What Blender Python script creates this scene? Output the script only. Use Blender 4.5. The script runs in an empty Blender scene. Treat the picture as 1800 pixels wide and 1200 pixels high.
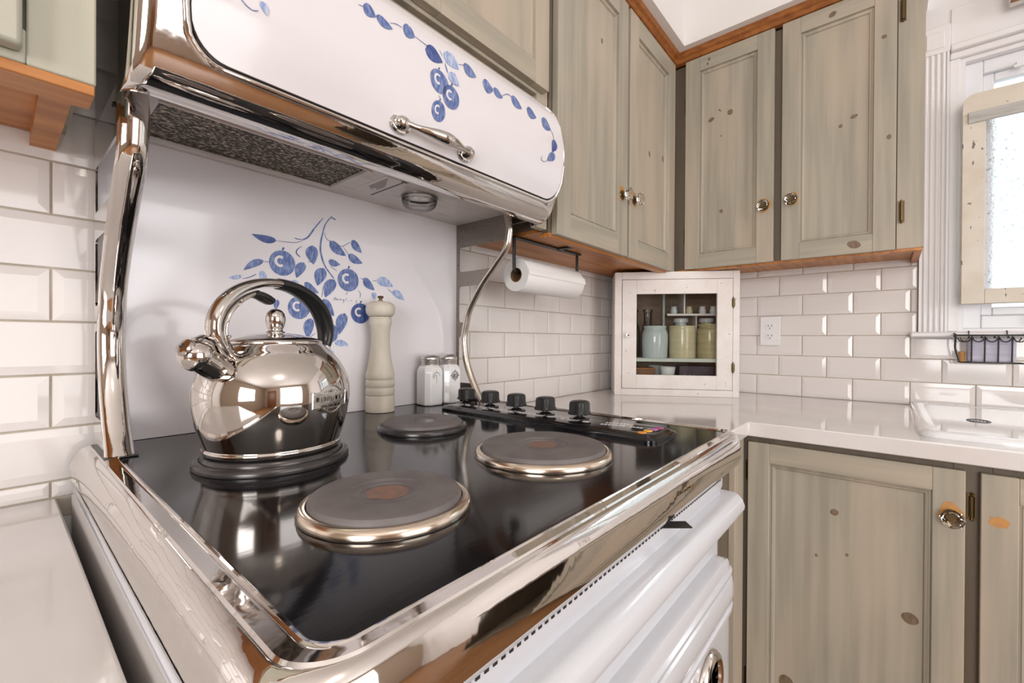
import bpy, bmesh, math, random
from mathutils import Vector, Matrix
random.seed(7)
SC = bpy.context.scene
COL = SC.collection
PI = math.pi

# ---------------------------------------------------------------- camera
YAW, PIT, ROLL, FPX = 0.70674, -0.004, 0.00601, 776.886
CAM = Vector((-2.01211, -0.93307, 1.12597))
Fw = Vector((math.cos(YAW)*math.cos(PIT), math.sin(YAW)*math.cos(PIT), math.sin(PIT)))
Rt = Vector((math.sin(YAW), -math.cos(YAW), 0)); Up = Rt.cross(Fw)
R2 = Rt*math.cos(ROLL)+Up*math.sin(ROLL); U2 = Up*math.cos(ROLL)-Rt*math.sin(ROLL)
cd = bpy.data.cameras.new('camera'); co = bpy.data.objects.new('camera', cd); COL.objects.link(co)
cd.sensor_fit = 'HORIZONTAL'; cd.sensor_width = 36; cd.lens = 36*FPX/1800; cd.clip_start = .01
m = Matrix((R2, U2, -Fw)).transposed().to_4x4(); m.translation = CAM; co.matrix_world = m
SC.camera = co
# ---------------------------------------------------------------- light and exposure
SC.view_settings.view_transform = 'Standard'; SC.view_settings.look = 'None'
SC.view_settings.gamma = 1; SC.view_settings.use_curve_mapping = False
SC.view_settings.exposure = -0.15
W = bpy.data.worlds.new('daylight'); SC.world = W; W.use_nodes = True
bg = W.node_tree.nodes['Background']; bg.inputs[0].default_value = (.94, .97, 1, 1); bg.inputs[1].default_value = 1.5
def area(name, loc, look, sx, sy, power, col):
    l = bpy.data.lights.new(name, 'AREA'); l.shape = 'RECTANGLE'; l.size = sx; l.size_y = sy; l.energy = power; l.color = col
    o = bpy.data.objects.new(name, l); COL.objects.link(o); o.location = loc
    o.rotation_euler = Vector(look).to_track_quat('-Z', 'Y').to_euler()
    return o
area('window_daylight', (.75, -1.55, 2.75), (-.62, 0, -.62), 1.6, 1.1, 70, (.92, .96, 1))
area('rear_fill', (-1.7, -3.82, 1.35), (0, 1, 0), 1.9, 1.9, 46, (1, .97, .965))  # soft fill light added in the large unseen rear window
area('side_fill', (-4.32, -1.9, 1.45), (1, .0, 0), 1.3, 1.2, 62, (1, .965, .95))  # fill light added at the unseen left window to brighten the right wall

# ---------------------------------------------------------------- helpers
WL = {}
class MB:
    def __init__(s): s.v = []; s.f = []; s.m = []
    def add(s, vs, fs, m=0):
        o = len(s.v); s.v += [tuple(p) for p in vs]
        for f in fs: s.f.append(tuple(i+o for i in f)); s.m.append(m)
        return s
    def box(s, x0, x1, y0, y1, z0, z1, m=0):
        x0, x1 = sorted((x0, x1)); y0, y1 = sorted((y0, y1)); z0, z1 = sorted((z0, z1))
        return s.add([(x0,y0,z0),(x1,y0,z0),(x1,y1,z0),(x0,y1,z0),(x0,y0,z1),(x1,y0,z1),(x1,y1,z1),(x0,y1,z1)],
              [(0,3,2,1),(4,5,6,7),(0,1,5,4),(1,2,6,5),(2,3,7,6),(3,0,4,7)], m)
    def lathe(s, prof, c=(0,0,0), n=32, m=0, sx=1, sy=1, ph=0, sup=1, cap=True):
        vs = []; fs = []
        for r, z in prof:
            for k in range(n):
                a = 2*PI*k/n+ph; cc, ss = math.cos(a), math.sin(a)
                if sup != 1: cc = math.copysign(abs(cc)**sup, cc); ss = math.copysign(abs(ss)**sup, ss)
                vs.append((c[0]+r*sx*cc, c[1]+r*sy*ss, c[2]+z))
        for i in range(len(prof)-1):
            for k in range(n):
                k2 = (k+1) % n; fs.append((i*n+k, i*n+k2, (i+1)*n+k2, (i+1)*n+k))
        if cap and prof[0][0] > 1e-6: fs.append(tuple(reversed(range(n))))
        if cap and prof[-1][0] > 1e-6: fs.append(tuple((len(prof)-1)*n+k for k in range(n)))
        return s.add(vs, fs, m)
    def grid(s, rows, m=0, closed=False, flip=False):
        nr, nc = len(rows), len(rows[0]); fs = []
        for i in range(nr-1):
            for j in range(nc if closed else nc-1):
                j2 = (j+1) % nc; q = (i*nc+j, i*nc+j2, (i+1)*nc+j2, (i+1)*nc+j)
                fs.append(q[::-1] if flip else q)
        return s.add([p for r in rows for p in r], fs, m)
    def tube(s, pts, r, n=8, m=0, closed=False, ell=None, up=None):
        P = [Vector(p) for p in pts]; k = len(P); rr = r if isinstance(r, (list, tuple)) else [r]*k
        rows = []; prev = None
        for i in range(k):
            if closed: t = P[(i+1) % k]-P[i-1]
            else: t = P[min(i+1, k-1)]-P[max(i-1, 0)]
            t.normalize()
            if up is not None: a = Vector(up); a = (a-t*a.dot(t)).normalized()
            elif prev is None:
                a = Vector((0,0,1)) if abs(t.z) < .9 else Vector((1,0,0)); a = (a-t*a.dot(t)).normalized()
            else: a = (prev-t*prev.dot(t)).normalized()
            prev = a; b = t.cross(a); e = ell or (1, 1)
            rows.append([P[i]+a*(rr[i]*e[0]*math.cos(2*PI*j/n))+b*(rr[i]*e[1]*math.sin(2*PI*j/n)) for j in range(n)])
        if closed: rows.append(rows[0])
        o = len(s.v); s.grid(rows, m, closed=True)
        if not closed:
            s.f.append(tuple(o+j for j in reversed(range(n)))); s.m.append(m)
            s.f.append(tuple(o+(k-1)*n+j for j in range(n))); s.m.append(m)
        return s
    def extr(s, poly, axis, a0, a1, m=0):
        def P(p, a): return (a, p[0], p[1]) if axis == 'x' else (p[0], a, p[1]) if axis == 'y' else (p[0], p[1], a)
        n = len(poly); vs = [P(p, a0) for p in poly]+[P(p, a1) for p in poly]
        fs = [tuple(range(n))[::-1], tuple(range(n, 2*n))]+[(i, (i+1) % n, n+(i+1) % n, n+i) for i in range(n)]
        return s.add(vs, fs, m)
    def xf(s, fn): s.v = [tuple(fn(*p)) for p in s.v]; return s
def link(o, parent=None, wl=(0,0,0)):
    COL.objects.link(o); WL[o] = Vector(wl)
    if parent is not None: o.parent = parent
    return o
def build(name, mb, mats, parent=None, local=False, smooth=40, bevel=0, seg=2, base=True):
    me = bpy.data.meshes.new(name)
    if parent is not None: off = Vector((0,0,0)) if local else WL[parent]
    elif local: off = Vector((0,0,0))
    else:
        xs, ys, zs = zip(*mb.v); off = Vector(((min(xs)+max(xs))/2, (min(ys)+max(ys))/2, min(zs)))
    me.from_pydata([Vector(p)-off for p in mb.v], [], mb.f)
    if not isinstance(mats, (list, tuple)): mats = [mats]
    for mt in mats: me.materials.append(mt)
    if len(mats) > 1: me.polygons.foreach_set('material_index', mb.m)
    bm = bmesh.new(); bm.from_mesh(me); bmesh.ops.recalc_face_normals(bm, faces=bm.faces); bm.to_mesh(me); bm.free()
    if smooth:
        me.polygons.foreach_set('use_smooth', [True]*len(me.polygons)); me.set_sharp_from_angle(angle=math.radians(smooth))
    o = bpy.data.objects.new(name, me); link(o, parent, off)
    if parent is None and not local: o.location = off
    if bevel:
        b = o.modifiers.new('bevel', 'BEVEL'); b.width = bevel; b.segments = seg; b.limit_method = 'ANGLE'; b.angle_limit = math.radians(40)
        b.use_clamp_overlap = True
    return o
def tag(o, label, cat=None, group=None, kind=None):
    if label: o['label'] = label
    if cat: o['category'] = cat
    if group: o['group'] = group
    if kind: o['kind'] = kind
    return o
def thing(name, loc, label, cat, group=None, rz=0):
    o = bpy.data.objects.new(name, None); link(o, None, loc); o.location = loc; o.rotation_euler = (0, 0, rz); o.empty_display_size = .05
    return tag(o, label, cat, group)
def struct(name, mb, mt, **k): return tag(build(name, mb, mt, **k), None, None, None, 'structure')
def B(*a): return MB().box(*a)
def copytree(o, parent=None):
    c = o.copy(); COL.objects.link(c); WL[c] = WL[o].copy()
    if parent is not None: c.parent = parent
    for ch in list(o.children): copytree(ch, c)
    return c
def rrect(x0, x1, y0, y1, r, n=6, corners=(1,1,1,1)):
    out = []
    for (cx, cy, a0), k in zip(((x1-r, y1-r, 0), (x0+r, y1-r, 90), (x0+r, y0+r, 180), (x1-r, y0+r, 270)), corners):
        if k:
            for i in range(n+1):
                a = math.radians(a0+90*i/n); out.append((cx+r*math.cos(a), cy+r*math.sin(a)))
        else:
            a = math.radians(a0+45); out.append((cx+r*math.copysign(1, math.cos(a)), cy+r*math.copysign(1, math.sin(a))))
    return out
def spline(pts, n=8):
    P = [Vector(p) for p in pts]; out = []
    for i in range(len(P)-1):
        p0, p1, p2, p3 = P[max(i-1,0)], P[i], P[i+1], P[min(i+2, len(P)-1)]
        for j in range(n):
            t = j/n; out.append(.5*((2*p1)+(p2-p0)*t+(2*p0-5*p1+4*p2-p3)*t*t+(3*p1-p0-3*p2+p3)*t**3))
    out.append(P[-1]); return out
def interp(x, xs, ys):
    if x <= xs[0]: return ys[0]
    for i in range(len(xs)-1):
        if x <= xs[i+1]:
            t = (x-xs[i])/(xs[i+1]-xs[i]); return ys[i]+(ys[i+1]-ys[i])*t
    return ys[-1]

# ---------------------------------------------------------------- materials
def M(name, col, rough=.5, metal=0, col2=None, scale=(10,10,10), lo=.35, hi=.65, detail=4, bump=0, bscale=None, bdist=.002, spec=.5,
      col3=None, scale3=(3,3,3), lo3=.45, hi3=.7, trans=0, ior=1.45, emit=0, coat=0, rvar=0):
    mt = bpy.data.materials.new(name); mt.use_nodes = True; nt = mt.node_tree; p = nt.nodes['Principled BSDF']
    p.inputs['Base Color'].default_value = (*col, 1); p.inputs['Roughness'].default_value = rough; p.inputs['Metallic'].default_value = metal
    p.inputs['Specular IOR Level'].default_value = spec; p.inputs['IOR'].default_value = ior
    p.inputs['Transmission Weight'].default_value = trans; p.inputs['Coat Weight'].default_value = coat; p.inputs['Coat Roughness'].default_value = .06
    if emit: p.inputs['Emission Color'].default_value = (*col, 1); p.inputs['Emission Strength'].default_value = emit
    tc = nt.nodes.new('ShaderNodeTexCoord')
    def noise(sc, det):
        mp = nt.nodes.new('ShaderNodeMapping'); mp.inputs['Scale'].default_value = sc; nt.links.new(tc.outputs['Object'], mp.inputs[0])
        nz = nt.nodes.new('ShaderNodeTexNoise'); nz.inputs['Scale'].default_value = 1; nz.inputs['Detail'].default_value = det
        nt.links.new(mp.outputs[0], nz.inputs['Vector']); return nz.outputs['Fac']
    def ramp(fac, a, b):
        mr = nt.nodes.new('ShaderNodeMapRange'); mr.inputs['From Min'].default_value = a; mr.inputs['From Max'].default_value = b
        nt.links.new(fac, mr.inputs['Value']); return mr.outputs[0]
    last = None
    def mix(fac, c, prev):
        mx = nt.nodes.new('ShaderNodeMix'); mx.data_type = 'RGBA'; nt.links.new(fac, mx.inputs[0])
        if prev is None: mx.inputs[6].default_value = (*col, 1)
        else: nt.links.new(prev, mx.inputs[6])
        mx.inputs[7].default_value = (*c, 1); return mx.outputs[2]
    if col2: last = mix(ramp(noise(scale, detail), lo, hi), col2, last)
    if col3: last = mix(ramp(noise(scale3, 3), lo3, hi3), col3, last)
    if last is not None: nt.links.new(last, p.inputs['Base Color'])
    if bump:
        bp = nt.nodes.new('ShaderNodeBump'); bp.inputs['Strength'].default_value = bump; bp.inputs['Distance'].default_value = bdist
        nt.links.new(noise(bscale or scale, detail), bp.inputs['Height']); nt.links.new(bp.outputs[0], p.inputs['Normal'])
    return mt
SAGE, SAGE2, WARM = (.40,.365,.295), (.31,.288,.233), (.485,.41,.32)
m_pv = M('sage_paint_vertical', SAGE, .45, col2=SAGE2, scale=(45,45,2.2), col3=WARM, scale3=(7,7,1.2), lo3=.45, hi3=.72, bump=.12, bdist=.001)
m_ph = M('sage_paint_horizontal', SAGE, .45, col2=SAGE2, scale=(2.2,2.2,45), col3=WARM, scale3=(1.2,1.2,7), lo3=.48, hi3=.8, bump=.12, bdist=.001)
m_frame = M('shaded_frame_paint', (.16,.13,.095), .5, col2=(.12,.095,.065), scale=(30,30,2))  # brown frame colour, darkened to imitate shade in the gaps between doors
m_pale = M('pale_green_wood', (.50,.46,.36), .5, col2=(.40,.39,.31), scale=(50,50,3), col3=(.44,.45,.38), scale3=(8,8,3), bump=.2)
m_pine = M('orange_pine', (.56,.235,.06), .38, col2=(.36,.13,.03), scale=(4,55,55), bump=.1)
m_piney = M('orange_pine_trim', (.36,.13,.03), .35, col2=(.22,.07,.015), scale=(30,30,60))
m_knot = M('wood_knot', (.15,.10,.06), .5, col2=(.21,.155,.10), scale=(200,200,60))
m_bare = M('bare_worn_wood', (.55,.27,.07), .5, col2=(.46,.24,.09), scale=(90,90,90))
m_dark = M('dark_gap', (.02,.015,.012), .6)
m_tile = M('glazed_white_tile', (.74,.705,.685), .07, bump=.05, bscale=(9,9,9), bdist=.003)
m_grout = M('beige_grout', (.52,.47,.39), .85, col2=(.42,.36,.28), scale=(20,20,20), bump=.2)
m_white = M('white_wall_paint', (.80,.785,.77), .55, bump=.06, bscale=(60,60,60), bdist=.001)
m_trimw = M('white_trim_paint', (.78,.765,.77), .35)
m_vinyl = M('white_vinyl', (.78,.79,.82), .3)
m_enamel = M('white_enamel', (.72,.70,.725), .16, coat=.4, bump=.05, bscale=(160,160,160), bdist=.0006)
m_front = M('oven_front_enamel', (.58,.59,.625), .18, coat=.4, bump=.10, bscale=(220,220,220), bdist=.0006)
m_chrome = M('polished_chrome', (.70,.665,.64), .05, 1, bump=.14, bscale=(13,13,13), bdist=.005)
m_steel = M('polished_steel', (.61,.575,.545), .05, 1, bump=.04, bscale=(18,18,18), bdist=.003)
m_sheet = M('dull_steel_sheet', (.50,.46,.42), .28, 1, col2=(.42,.37,.33), scale=(12,12,12))
m_plate = M('pitted_steel', (.30,.265,.235), .35, 1, col2=(.17,.14,.12), scale=(140,140,140), lo=.6, hi=.7)
m_glass_top = M('black_cooktop_glass', (.006,.006,.008), .09, spec=.75, bump=.06, bscale=(25,160,25), bdist=.0006)
m_black = M('black_plastic', (.012,.012,.013), .26)
m_iron = M('black_iron', (.018,.014,.013), .4)
m_burn = M('burner_iron', (.15,.135,.13), .5, col2=(.115,.10,.10), scale=(30,30,30), bump=.12, bscale=(150,150,20), bdist=.0005)
m_spot = M('burner_centre', (.26,.13,.09), .55, col2=(.16,.11,.09), scale=(90,90,90))
m_bring = M('burner_ring_steel', (.72,.62,.52), .18, 1)
m_brd = M('burner_ring_dark', (.07,.065,.065), .25, .6)
m_mesh = M('greasy_filter_mesh', (.05,.038,.028), .45, .7, col2=(.48,.42,.34), scale=(170,300,170), lo=.52, hi=.62, detail=1, bump=1, bscale=(170,300,170), bdist=.003)
m_hoodu = M('worn_hood_underside', (.66,.63,.61), .35, col2=(.52,.47,.43), scale=(14,60,14), lo=.55, hi=.75)
m_mill = M('whitewashed_wood', (.66,.61,.52), .5, col2=(.55,.50,.41), scale=(30,30,12), bump=.1)
m_milk = M('milk_glass', (.82,.82,.82), .08, coat=.5)
m_tin = M('aluminium_lid', (.62,.60,.58), .28, 1, bump=.3, bscale=(150,150,150))
m_ink = M('charcoal_print', (.05,.05,.06), .5)
m_bd = M('dark_blue_paint', (.035,.065,.22), .35, col2=(.10,.15,.36), scale=(240,240,60))
m_bm = M('mid_blue_paint', (.075,.12,.31), .35, col2=(.24,.31,.52), scale=(240,240,70), lo=.4, hi=.7)
m_bl = M('light_blue_paint', (.24,.33,.58), .35, col2=(.56,.60,.74), scale=(240,240,70), lo=.4, hi=.7)
m_quartz = M('white_countertop', (.74,.72,.71), .10, col2=(.70,.67,.65), scale=(6,6,6), coat=.3)
m_porc = M('white_porcelain', (.82,.83,.85), .06, coat=.5)
m_cab = M('chipped_white_paint', (.72,.67,.63), .5, col2=(.78,.745,.72), scale=(16,16,16), col3=(.10,.075,.05), scale3=(120,120,120), lo3=.70, hi3=.73, bump=.25, bscale=(60,60,60))
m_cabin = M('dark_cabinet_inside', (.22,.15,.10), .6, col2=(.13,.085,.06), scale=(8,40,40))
m_shelf = M('mint_painted_shelf', (.60,.64,.57), .4)
m_crockb = M('pale_blue_glaze', (.56,.63,.63), .14, coat=.4)
m_crocky = M('cream_stoneware', (.62,.56,.37), .22, col2=(.55,.49,.30), scale=(6,6,60), coat=.3)
m_crocko = M('olive_stoneware', (.45,.40,.23), .22, col2=(.36,.31,.17), scale=(6,6,60), coat=.3)
m_purp = M('dark_violet_tin', (.03,.022,.04), .35, col2=(.055,.04,.06), scale=(40,40,40))
m_bronze = M('aged_brass', (.14,.10,.05), .35, .9)
m_paper = M('white_paper_towel', (.80,.79,.78), .9, bump=.3, bscale=(90,90,90), bdist=.001)
m_card = M('brown_cardboard', (.20,.11,.05), .8)
m_plastic = M('white_outlet_plastic', (.80,.79,.80), .3)
m_cream = M('chippy_cream_paint', (.60,.54,.45), .55, col2=(.67,.62,.54), scale=(12,12,12), col3=(.16,.15,.13), scale3=(60,60,28), lo3=.66, hi3=.69, bump=.3, bscale=(50,50,50))
m_greyw = M('worn_grey_paint', (.52,.51,.48), .5, col2=(.36,.35,.32), scale=(50,6,50))
m_lilac = M('lilac_sponge', (.50,.49,.57), .8, col2=(.40,.39,.50), scale=(20,20,90), bump=.3)
m_floor = M('wood_floor', (.34,.17,.075), .3, col2=(.22,.10,.04), scale=(3,50,3))
m_ceil = M('ceiling_paint', (.82,.81,.79), .8)
m_wallb = M('beige_wall_paint', (.46,.37,.29), .7)
m_woodd = M('brown_wood_door', (.24,.10,.035), .35, col2=(.16,.06,.02), scale=(40,40,3))
m_lamp = M('lit_lamp_glass', (1,.90,.80), .4, emit=22)
def glassy(name, tint, fac, rough=.02, bump=0, bs=60, pf=.9):
    mt = bpy.data.materials.new(name); mt.use_nodes = True; nt = mt.node_tree; nt.nodes.remove(nt.nodes['Principled BSDF'])
    out = nt.nodes['Material Output']; tr = nt.nodes.new('ShaderNodeBsdfTransparent'); tr.inputs[0].default_value = (*tint, 1)
    gl = nt.nodes.new('ShaderNodeBsdfGlossy'); gl.inputs['Roughness'].default_value = rough; gl.inputs[0].default_value = (pf,pf,pf,1)
    mx = nt.nodes.new('ShaderNodeMixShader'); fr = nt.nodes.new('ShaderNodeFresnel'); fr.inputs['IOR'].default_value = fac
    nt.links.new(fr.outputs[0], mx.inputs[0]); nt.links.new(tr.outputs[0], mx.inputs[1]); nt.links.new(gl.outputs[0], mx.inputs[2]); nt.links.new(mx.outputs[0], out.inputs[0])
    return mt
m_pane = glassy('clear_window_glass', (.95,.97,.97), 1.35)
m_cglass = glassy('cabinet_glass', (.95,.96,.955), 1.45)
m_bottle = glassy('clear_bottle_glass', (.84,.86,.87), 1.5)
m_crystal = M('cut_crystal', (.93,.90,.85), .03, trans=1, ior=1.52)
m_lens = glassy('lamp_lens_glass', (.93,.92,.91), 1.6, .06)
m_tex = M('frosted_pebble_glass', (.95,.97,.98), .25, trans=1, ior=1.2, col2=(.42,.46,.50), scale=(90,90,90), lo=.60, hi=.72, bump=.8, bscale=(110,110,110), bdist=.004)

# ================================================================ the room
PZ, PX = .0782, .1544
XL, YF, ZC = -4.4, -3.9, 2.56
struct('floor', B(XL-.1, .1, YF-.1, .1, -.05, 0), m_floor)
struct('ceiling', B(XL-.1, .12, YF-.1, .12, ZC, ZC+.05), m_ceil)
wall_b = struct('wall_back', B(XL, .105, .005, .105, 0, ZC), m_white)
WY0, WY1, WZ0, WZ1 = -1.99, -1.10, 1.16, 2.035      # window opening in the right wall
mb = MB().box(.005, .105, WY1, .005, 0, ZC).box(.005, .105, YF, WY0, 0, ZC).box(.005, .105, WY0, WY1, 0, WZ0).box(.005, .105, WY0, WY1, WZ1, ZC)
wall_r = struct('wall_right', mb, m_white)
mb = MB().box(XL-.1, XL, YF, -2.6, 0, ZC).box(XL-.1, XL, -1.2, .105, 0, ZC).box(XL-.1, XL, -2.6, -1.2, 0, .8).box(XL-.1, XL, -2.6, -1.2, 2.1, ZC)
struct('wall_left', mb, m_wallb)
mb = MB().box(XL, -2.7, YF-.1, YF, 0, ZC).box(-.7, .105, YF-.1, YF, 0, ZC).box(-2.7, -.7, YF-.1, YF, 2.3, ZC).box(-2.7, -.7, YF-.1, YF, 0, .3)
struct('wall_front', mb, m_wallb)
d = struct('door_1', B(-3.95, -3.1, YF, YF+.045, 0, 2.03), m_woodd, bevel=.004)
for z0 in (.2, 1.1): build('door_panel', B(-3.83, -3.22, YF+.045, YF+.055, z0, z0+.75), m_woodd, d, bevel=.006)
build('door_handle', MB().lathe([(.0,0),(.026,.006),(.028,.02),(.015,.035),(0,.036)], n=16).xf(lambda x,y,z: (-3.16+x, YF+.045+z*1.4, 1.0+y)), m_bronze, d)
# grout bed and tiles, one object for each tile
TILES = {}
def tile_mesh(w, h, ch):
    key = (round(w, 4), round(h, 4))
    if key in TILES: return TILES[key]
    c = min(ch, w*.3, h*.3); t0, t1 = .0045, .0058; mb = MB()
    def ring(i, n): return [(i, n, i), (w-i, n, i), (w-i, n, h-i), (i, n, h-i)]
    rows = [ring(0, 0), ring(0, -t0+.0006), ring(.0008, -t0), ring(c, -t1)]
    mb.grid(rows, closed=True); o = len(mb.v)-4; mb.f.append((o, o+1, o+2, o+3)); mb.m.append(0)
    me = bpy.data.meshes.new('tile'); me.from_pydata(mb.v, [], mb.f); me.materials.append(m_tile); TILES[key] = me
    bm = bmesh.new(); bm.from_mesh(me); bmesh.ops.recalc_face_normals(bm, faces=bm.faces); bm.to_mesh(me); bm.free()
    return me
GAP = .0028
def tiles(parent, wall, u0, u1, z0, z1, org):
    i = math.floor((z0-.914)/PZ+1e-4)
    while .914+i*PZ < z1-.004:
        za, zb = max(z0, .914+i*PZ), min(z1, .914+(i+1)*PZ)
        k = math.floor((u0-org)/PX)-1
        while True:
            a = org+(k+(.5 if i % 2 == 0 else 0))*PX; b = a+PX
            if a > u1-.006: break
            k += 1; a2, b2 = max(a, u0), min(b, u1)
            if b2-a2 < .008 or zb-za < .008: continue
            o = bpy.data.objects.new('tile', tile_mesh(b2-a2-GAP, zb-za-GAP, .012)); link(o, parent)
            j = lambda s: random.uniform(-s, s)
            if wall == 'b': p = Vector((a2+GAP/2, .0045, za+GAP/2)); o.rotation_euler = (j(.003), 0, j(.003))
            else: p = Vector((.0045, -(a2+GAP/2), za+GAP/2)); o.rotation_euler = (0, j(.003), -PI/2+j(.003))
            o.location = p-WL[parent]
        i += 1
build('grout', B(-2.75, -1.88, .002, .0055, .86, 1.46), m_grout, wall_b)
build('grout', B(-1.2, .0, .002, .0055, .86, 1.42), m_grout, wall_b)
tiles(wall_b, 'b', -2.66, -1.893, .889, 1.72, -1.0319)
tiles(wall_b, 'b', -1.2, -.002, .914, 1.412, -1.0319)
build('grout', B(.002, .0055, -1.006, .0, .86, 1.44), m_grout, wall_r)
build('grout', B(.002, .0055, -2.1, -1.006, .86, 1.146), m_grout, wall_r)
tiles(wall_r, 'r', .0, 2.05, .914, .914+3*PZ, .5238-PX/2)
tiles(wall_r, 'r', .0, 1.005, .914+3*PZ, 1.436, .5238-PX/2)
# soffit above the wall cupboards
struct('trim_1', MB().box(-2.75, 0, -.345, .005, 2.222, ZC).box(-.345, .005, -1.02, -.345, 2.222, ZC), m_white)
mb = MB()
P = [(-2.75, 0, 0), (-.30, 0, 0)]
prof = [(-.286, 2.186), (-.302, 2.19), (-.308, 2.2), (-.316, 2.205), (-.318, 2.222), (-.286, 2.222)]
rows = [[(x, y, z) for y, z in prof] for x in (-2.75,)]+[[(y, y, z) for y, z in prof]]+[[(y, yy, z) for y, z in prof] for yy in (-1.012,)]
mb.grid(rows, closed=True); mb.f += [(0,1,2,3,4,5), (12,13,14,15,16,17)]; mb.m += [0, 0]
struct('trim_2', mb, m_piney, smooth=0)
# ---------------------------------------------------------------- window
C0, C1 = -1.074, -1.006
def casing(y0, y1):
    mb = B(-.016, .004, y0, y1, 1.16, 2.062); n = 4; w = (y1-y0)
    for k in range(n):
        c = y0+w*(.2+.2*k)
        rows = [[(-.016-.006*math.sin(a*PI/6), c+.0055*math.cos(a*PI/6), z) for a in range(7)] for z in (1.16, 2.062)]
        mb.grid(rows)
    mb.box(-.021, -.016, y0, y0+.006, 1.16, 2.062).box(-.021, -.016, y1-.006, y1, 1.16, 2.062)
    return mb
win = struct('window_1', MB().box(.004, .1, WY0, WY0+.012, WZ0, WZ1).box(.004, .1, WY1-.012, WY1, WZ0, WZ1).box(.004, .1, WY0+.012, WY1-.012, WZ1-.012, WZ1).box(.004, .1, WY0+.012, WY1-.012, WZ0, WZ0+.01), m_trimw)
build('window_casing', casing(C0, C1), m_trimw, win, smooth=60); build('window_casing', casing(-2.084, -2.016), m_trimw, win, smooth=60)
for y0 in (C0, -2.084):
    blk = build('corner_block', B(-.024, .004, y0-.002, y0+.07, 2.062, 2.15), m_trimw, win, bevel=.003)
    build('block_inset', B(-.028, -.024, y0+.012, y0+.056, 2.078, 2.13), m_trimw, blk, bevel=.002)
build('head_casing', MB().box(-.012, .004, -2.014, C0-.002, 2.075, 2.20).box(-.026, .004, -2.014, C0-.002, 2.058, 2.078).box(-.010, .004, -2.014, C0-.002, 2.036, 2.058), m_trimw, win, bevel=.003)
build('head_board', MB().box(-.008, .004, -2.084, C1, 2.15, 2.26), m_trimw, win, bevel=.002)
build('stop_bead', MB().box(-.008, .004, C0-.026, C0, 1.16, 2.036).box(-.008, .004, -2.016, -1.99, 1.16, 2.036), m_trimw, win, bevel=.004)
build('window_sill', MB().box(-.048, .03, -2.10, -.985, 1.142, 1.16), m_trimw, win, bevel=.005)
y0, y1, z0, z1 = WY0+.012, WY1-.012, WZ0+.01, WZ1-.012
def ringbox(x0, x1, y0, y1, z0, z1, w):
    return MB().box(x0, x1, y0, y0+w, z0, z1).box(x0, x1, y1-w, y1, z0, z1).box(x0, x1, y0+w, y1-w, z0, z0+w).box(x0, x1, y0+w, y1-w, z1-w, z1)
fr = build('vinyl_frame', ringbox(.03, .09, y0, y1, z0, z1, .042), m_vinyl, win, bevel=.003)
sa = build('sash', ringbox(.045, .08, y0+.042, y1-.042, z0+.042, z1-.042, .026), m_vinyl, win, bevel=.003)
build('meeting_rail', B(.05, .075, y0+.068, y1-.068, 1.915, 1.93), m_vinyl, sa, bevel=.002)
build('glass_pane', B(.06, .064, y0+.066, y1-.066, z0+.066, z1-.066), m_pane, win)
build('sash_latch', MB().box(.018, .03, -1.262, -1.25, 1.19, 1.215).lathe([(0,0),(.006,0),(.006,.01),(0,.011)], (.02, -1.256, 1.18), 10), m_vinyl, win, bevel=.001)
build('sash_latch', MB().box(.012, .03, -1.236, -1.222, 1.972, 1.985).box(.008, .014, -1.242, -1.216, 1.966, 1.974), m_plastic, win, bevel=.001)
# unseen windows behind the camera, added large for soft light
for n, (a, b, c, e, ax) in enumerate(((-2.7, -.7, .3, 2.3, 'y'), (-2.6, -1.2, .8, 2.1, 'x'))):
    mb = MB(); w = .07
    def bx(u0, u1, z0, z1):
        if ax == 'y': mb.box(u0, u1, YF-.08, YF+.02, z0, z1)
        else: mb.box(XL-.08, XL+.02, u0, u1, z0, z1)
    bx(a, a+w, c, e); bx(b-w, b, c, e); bx(a+w, b-w, c, c+w); bx(a+w, b-w, e-w, e); bx((a+b)/2-.03, (a+b)/2+.03, c+w, e-w)
    struct('window_%d' % (n+2), mb, m_trimw, bevel=.004)
lamp = thing('ceiling_lamp', (-2.25, -2.1, ZC-.16), 'round glass ceiling lamp glowing warm behind the photographer', 'lamp')
build('canopy', MB().lathe([(.09,.12),(.14,.135),(.15,.16),(0,.16)], (-2.25,-2.1,ZC-.16), 32), m_bronze, lamp)
build('lamp_shade', MB().lathe([(0,0),(.07,.008),(.13,.04),(.16,.09),(.15,.13)], (-2.25,-2.1,ZC-.16), 40), m_lamp, lamp)

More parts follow.
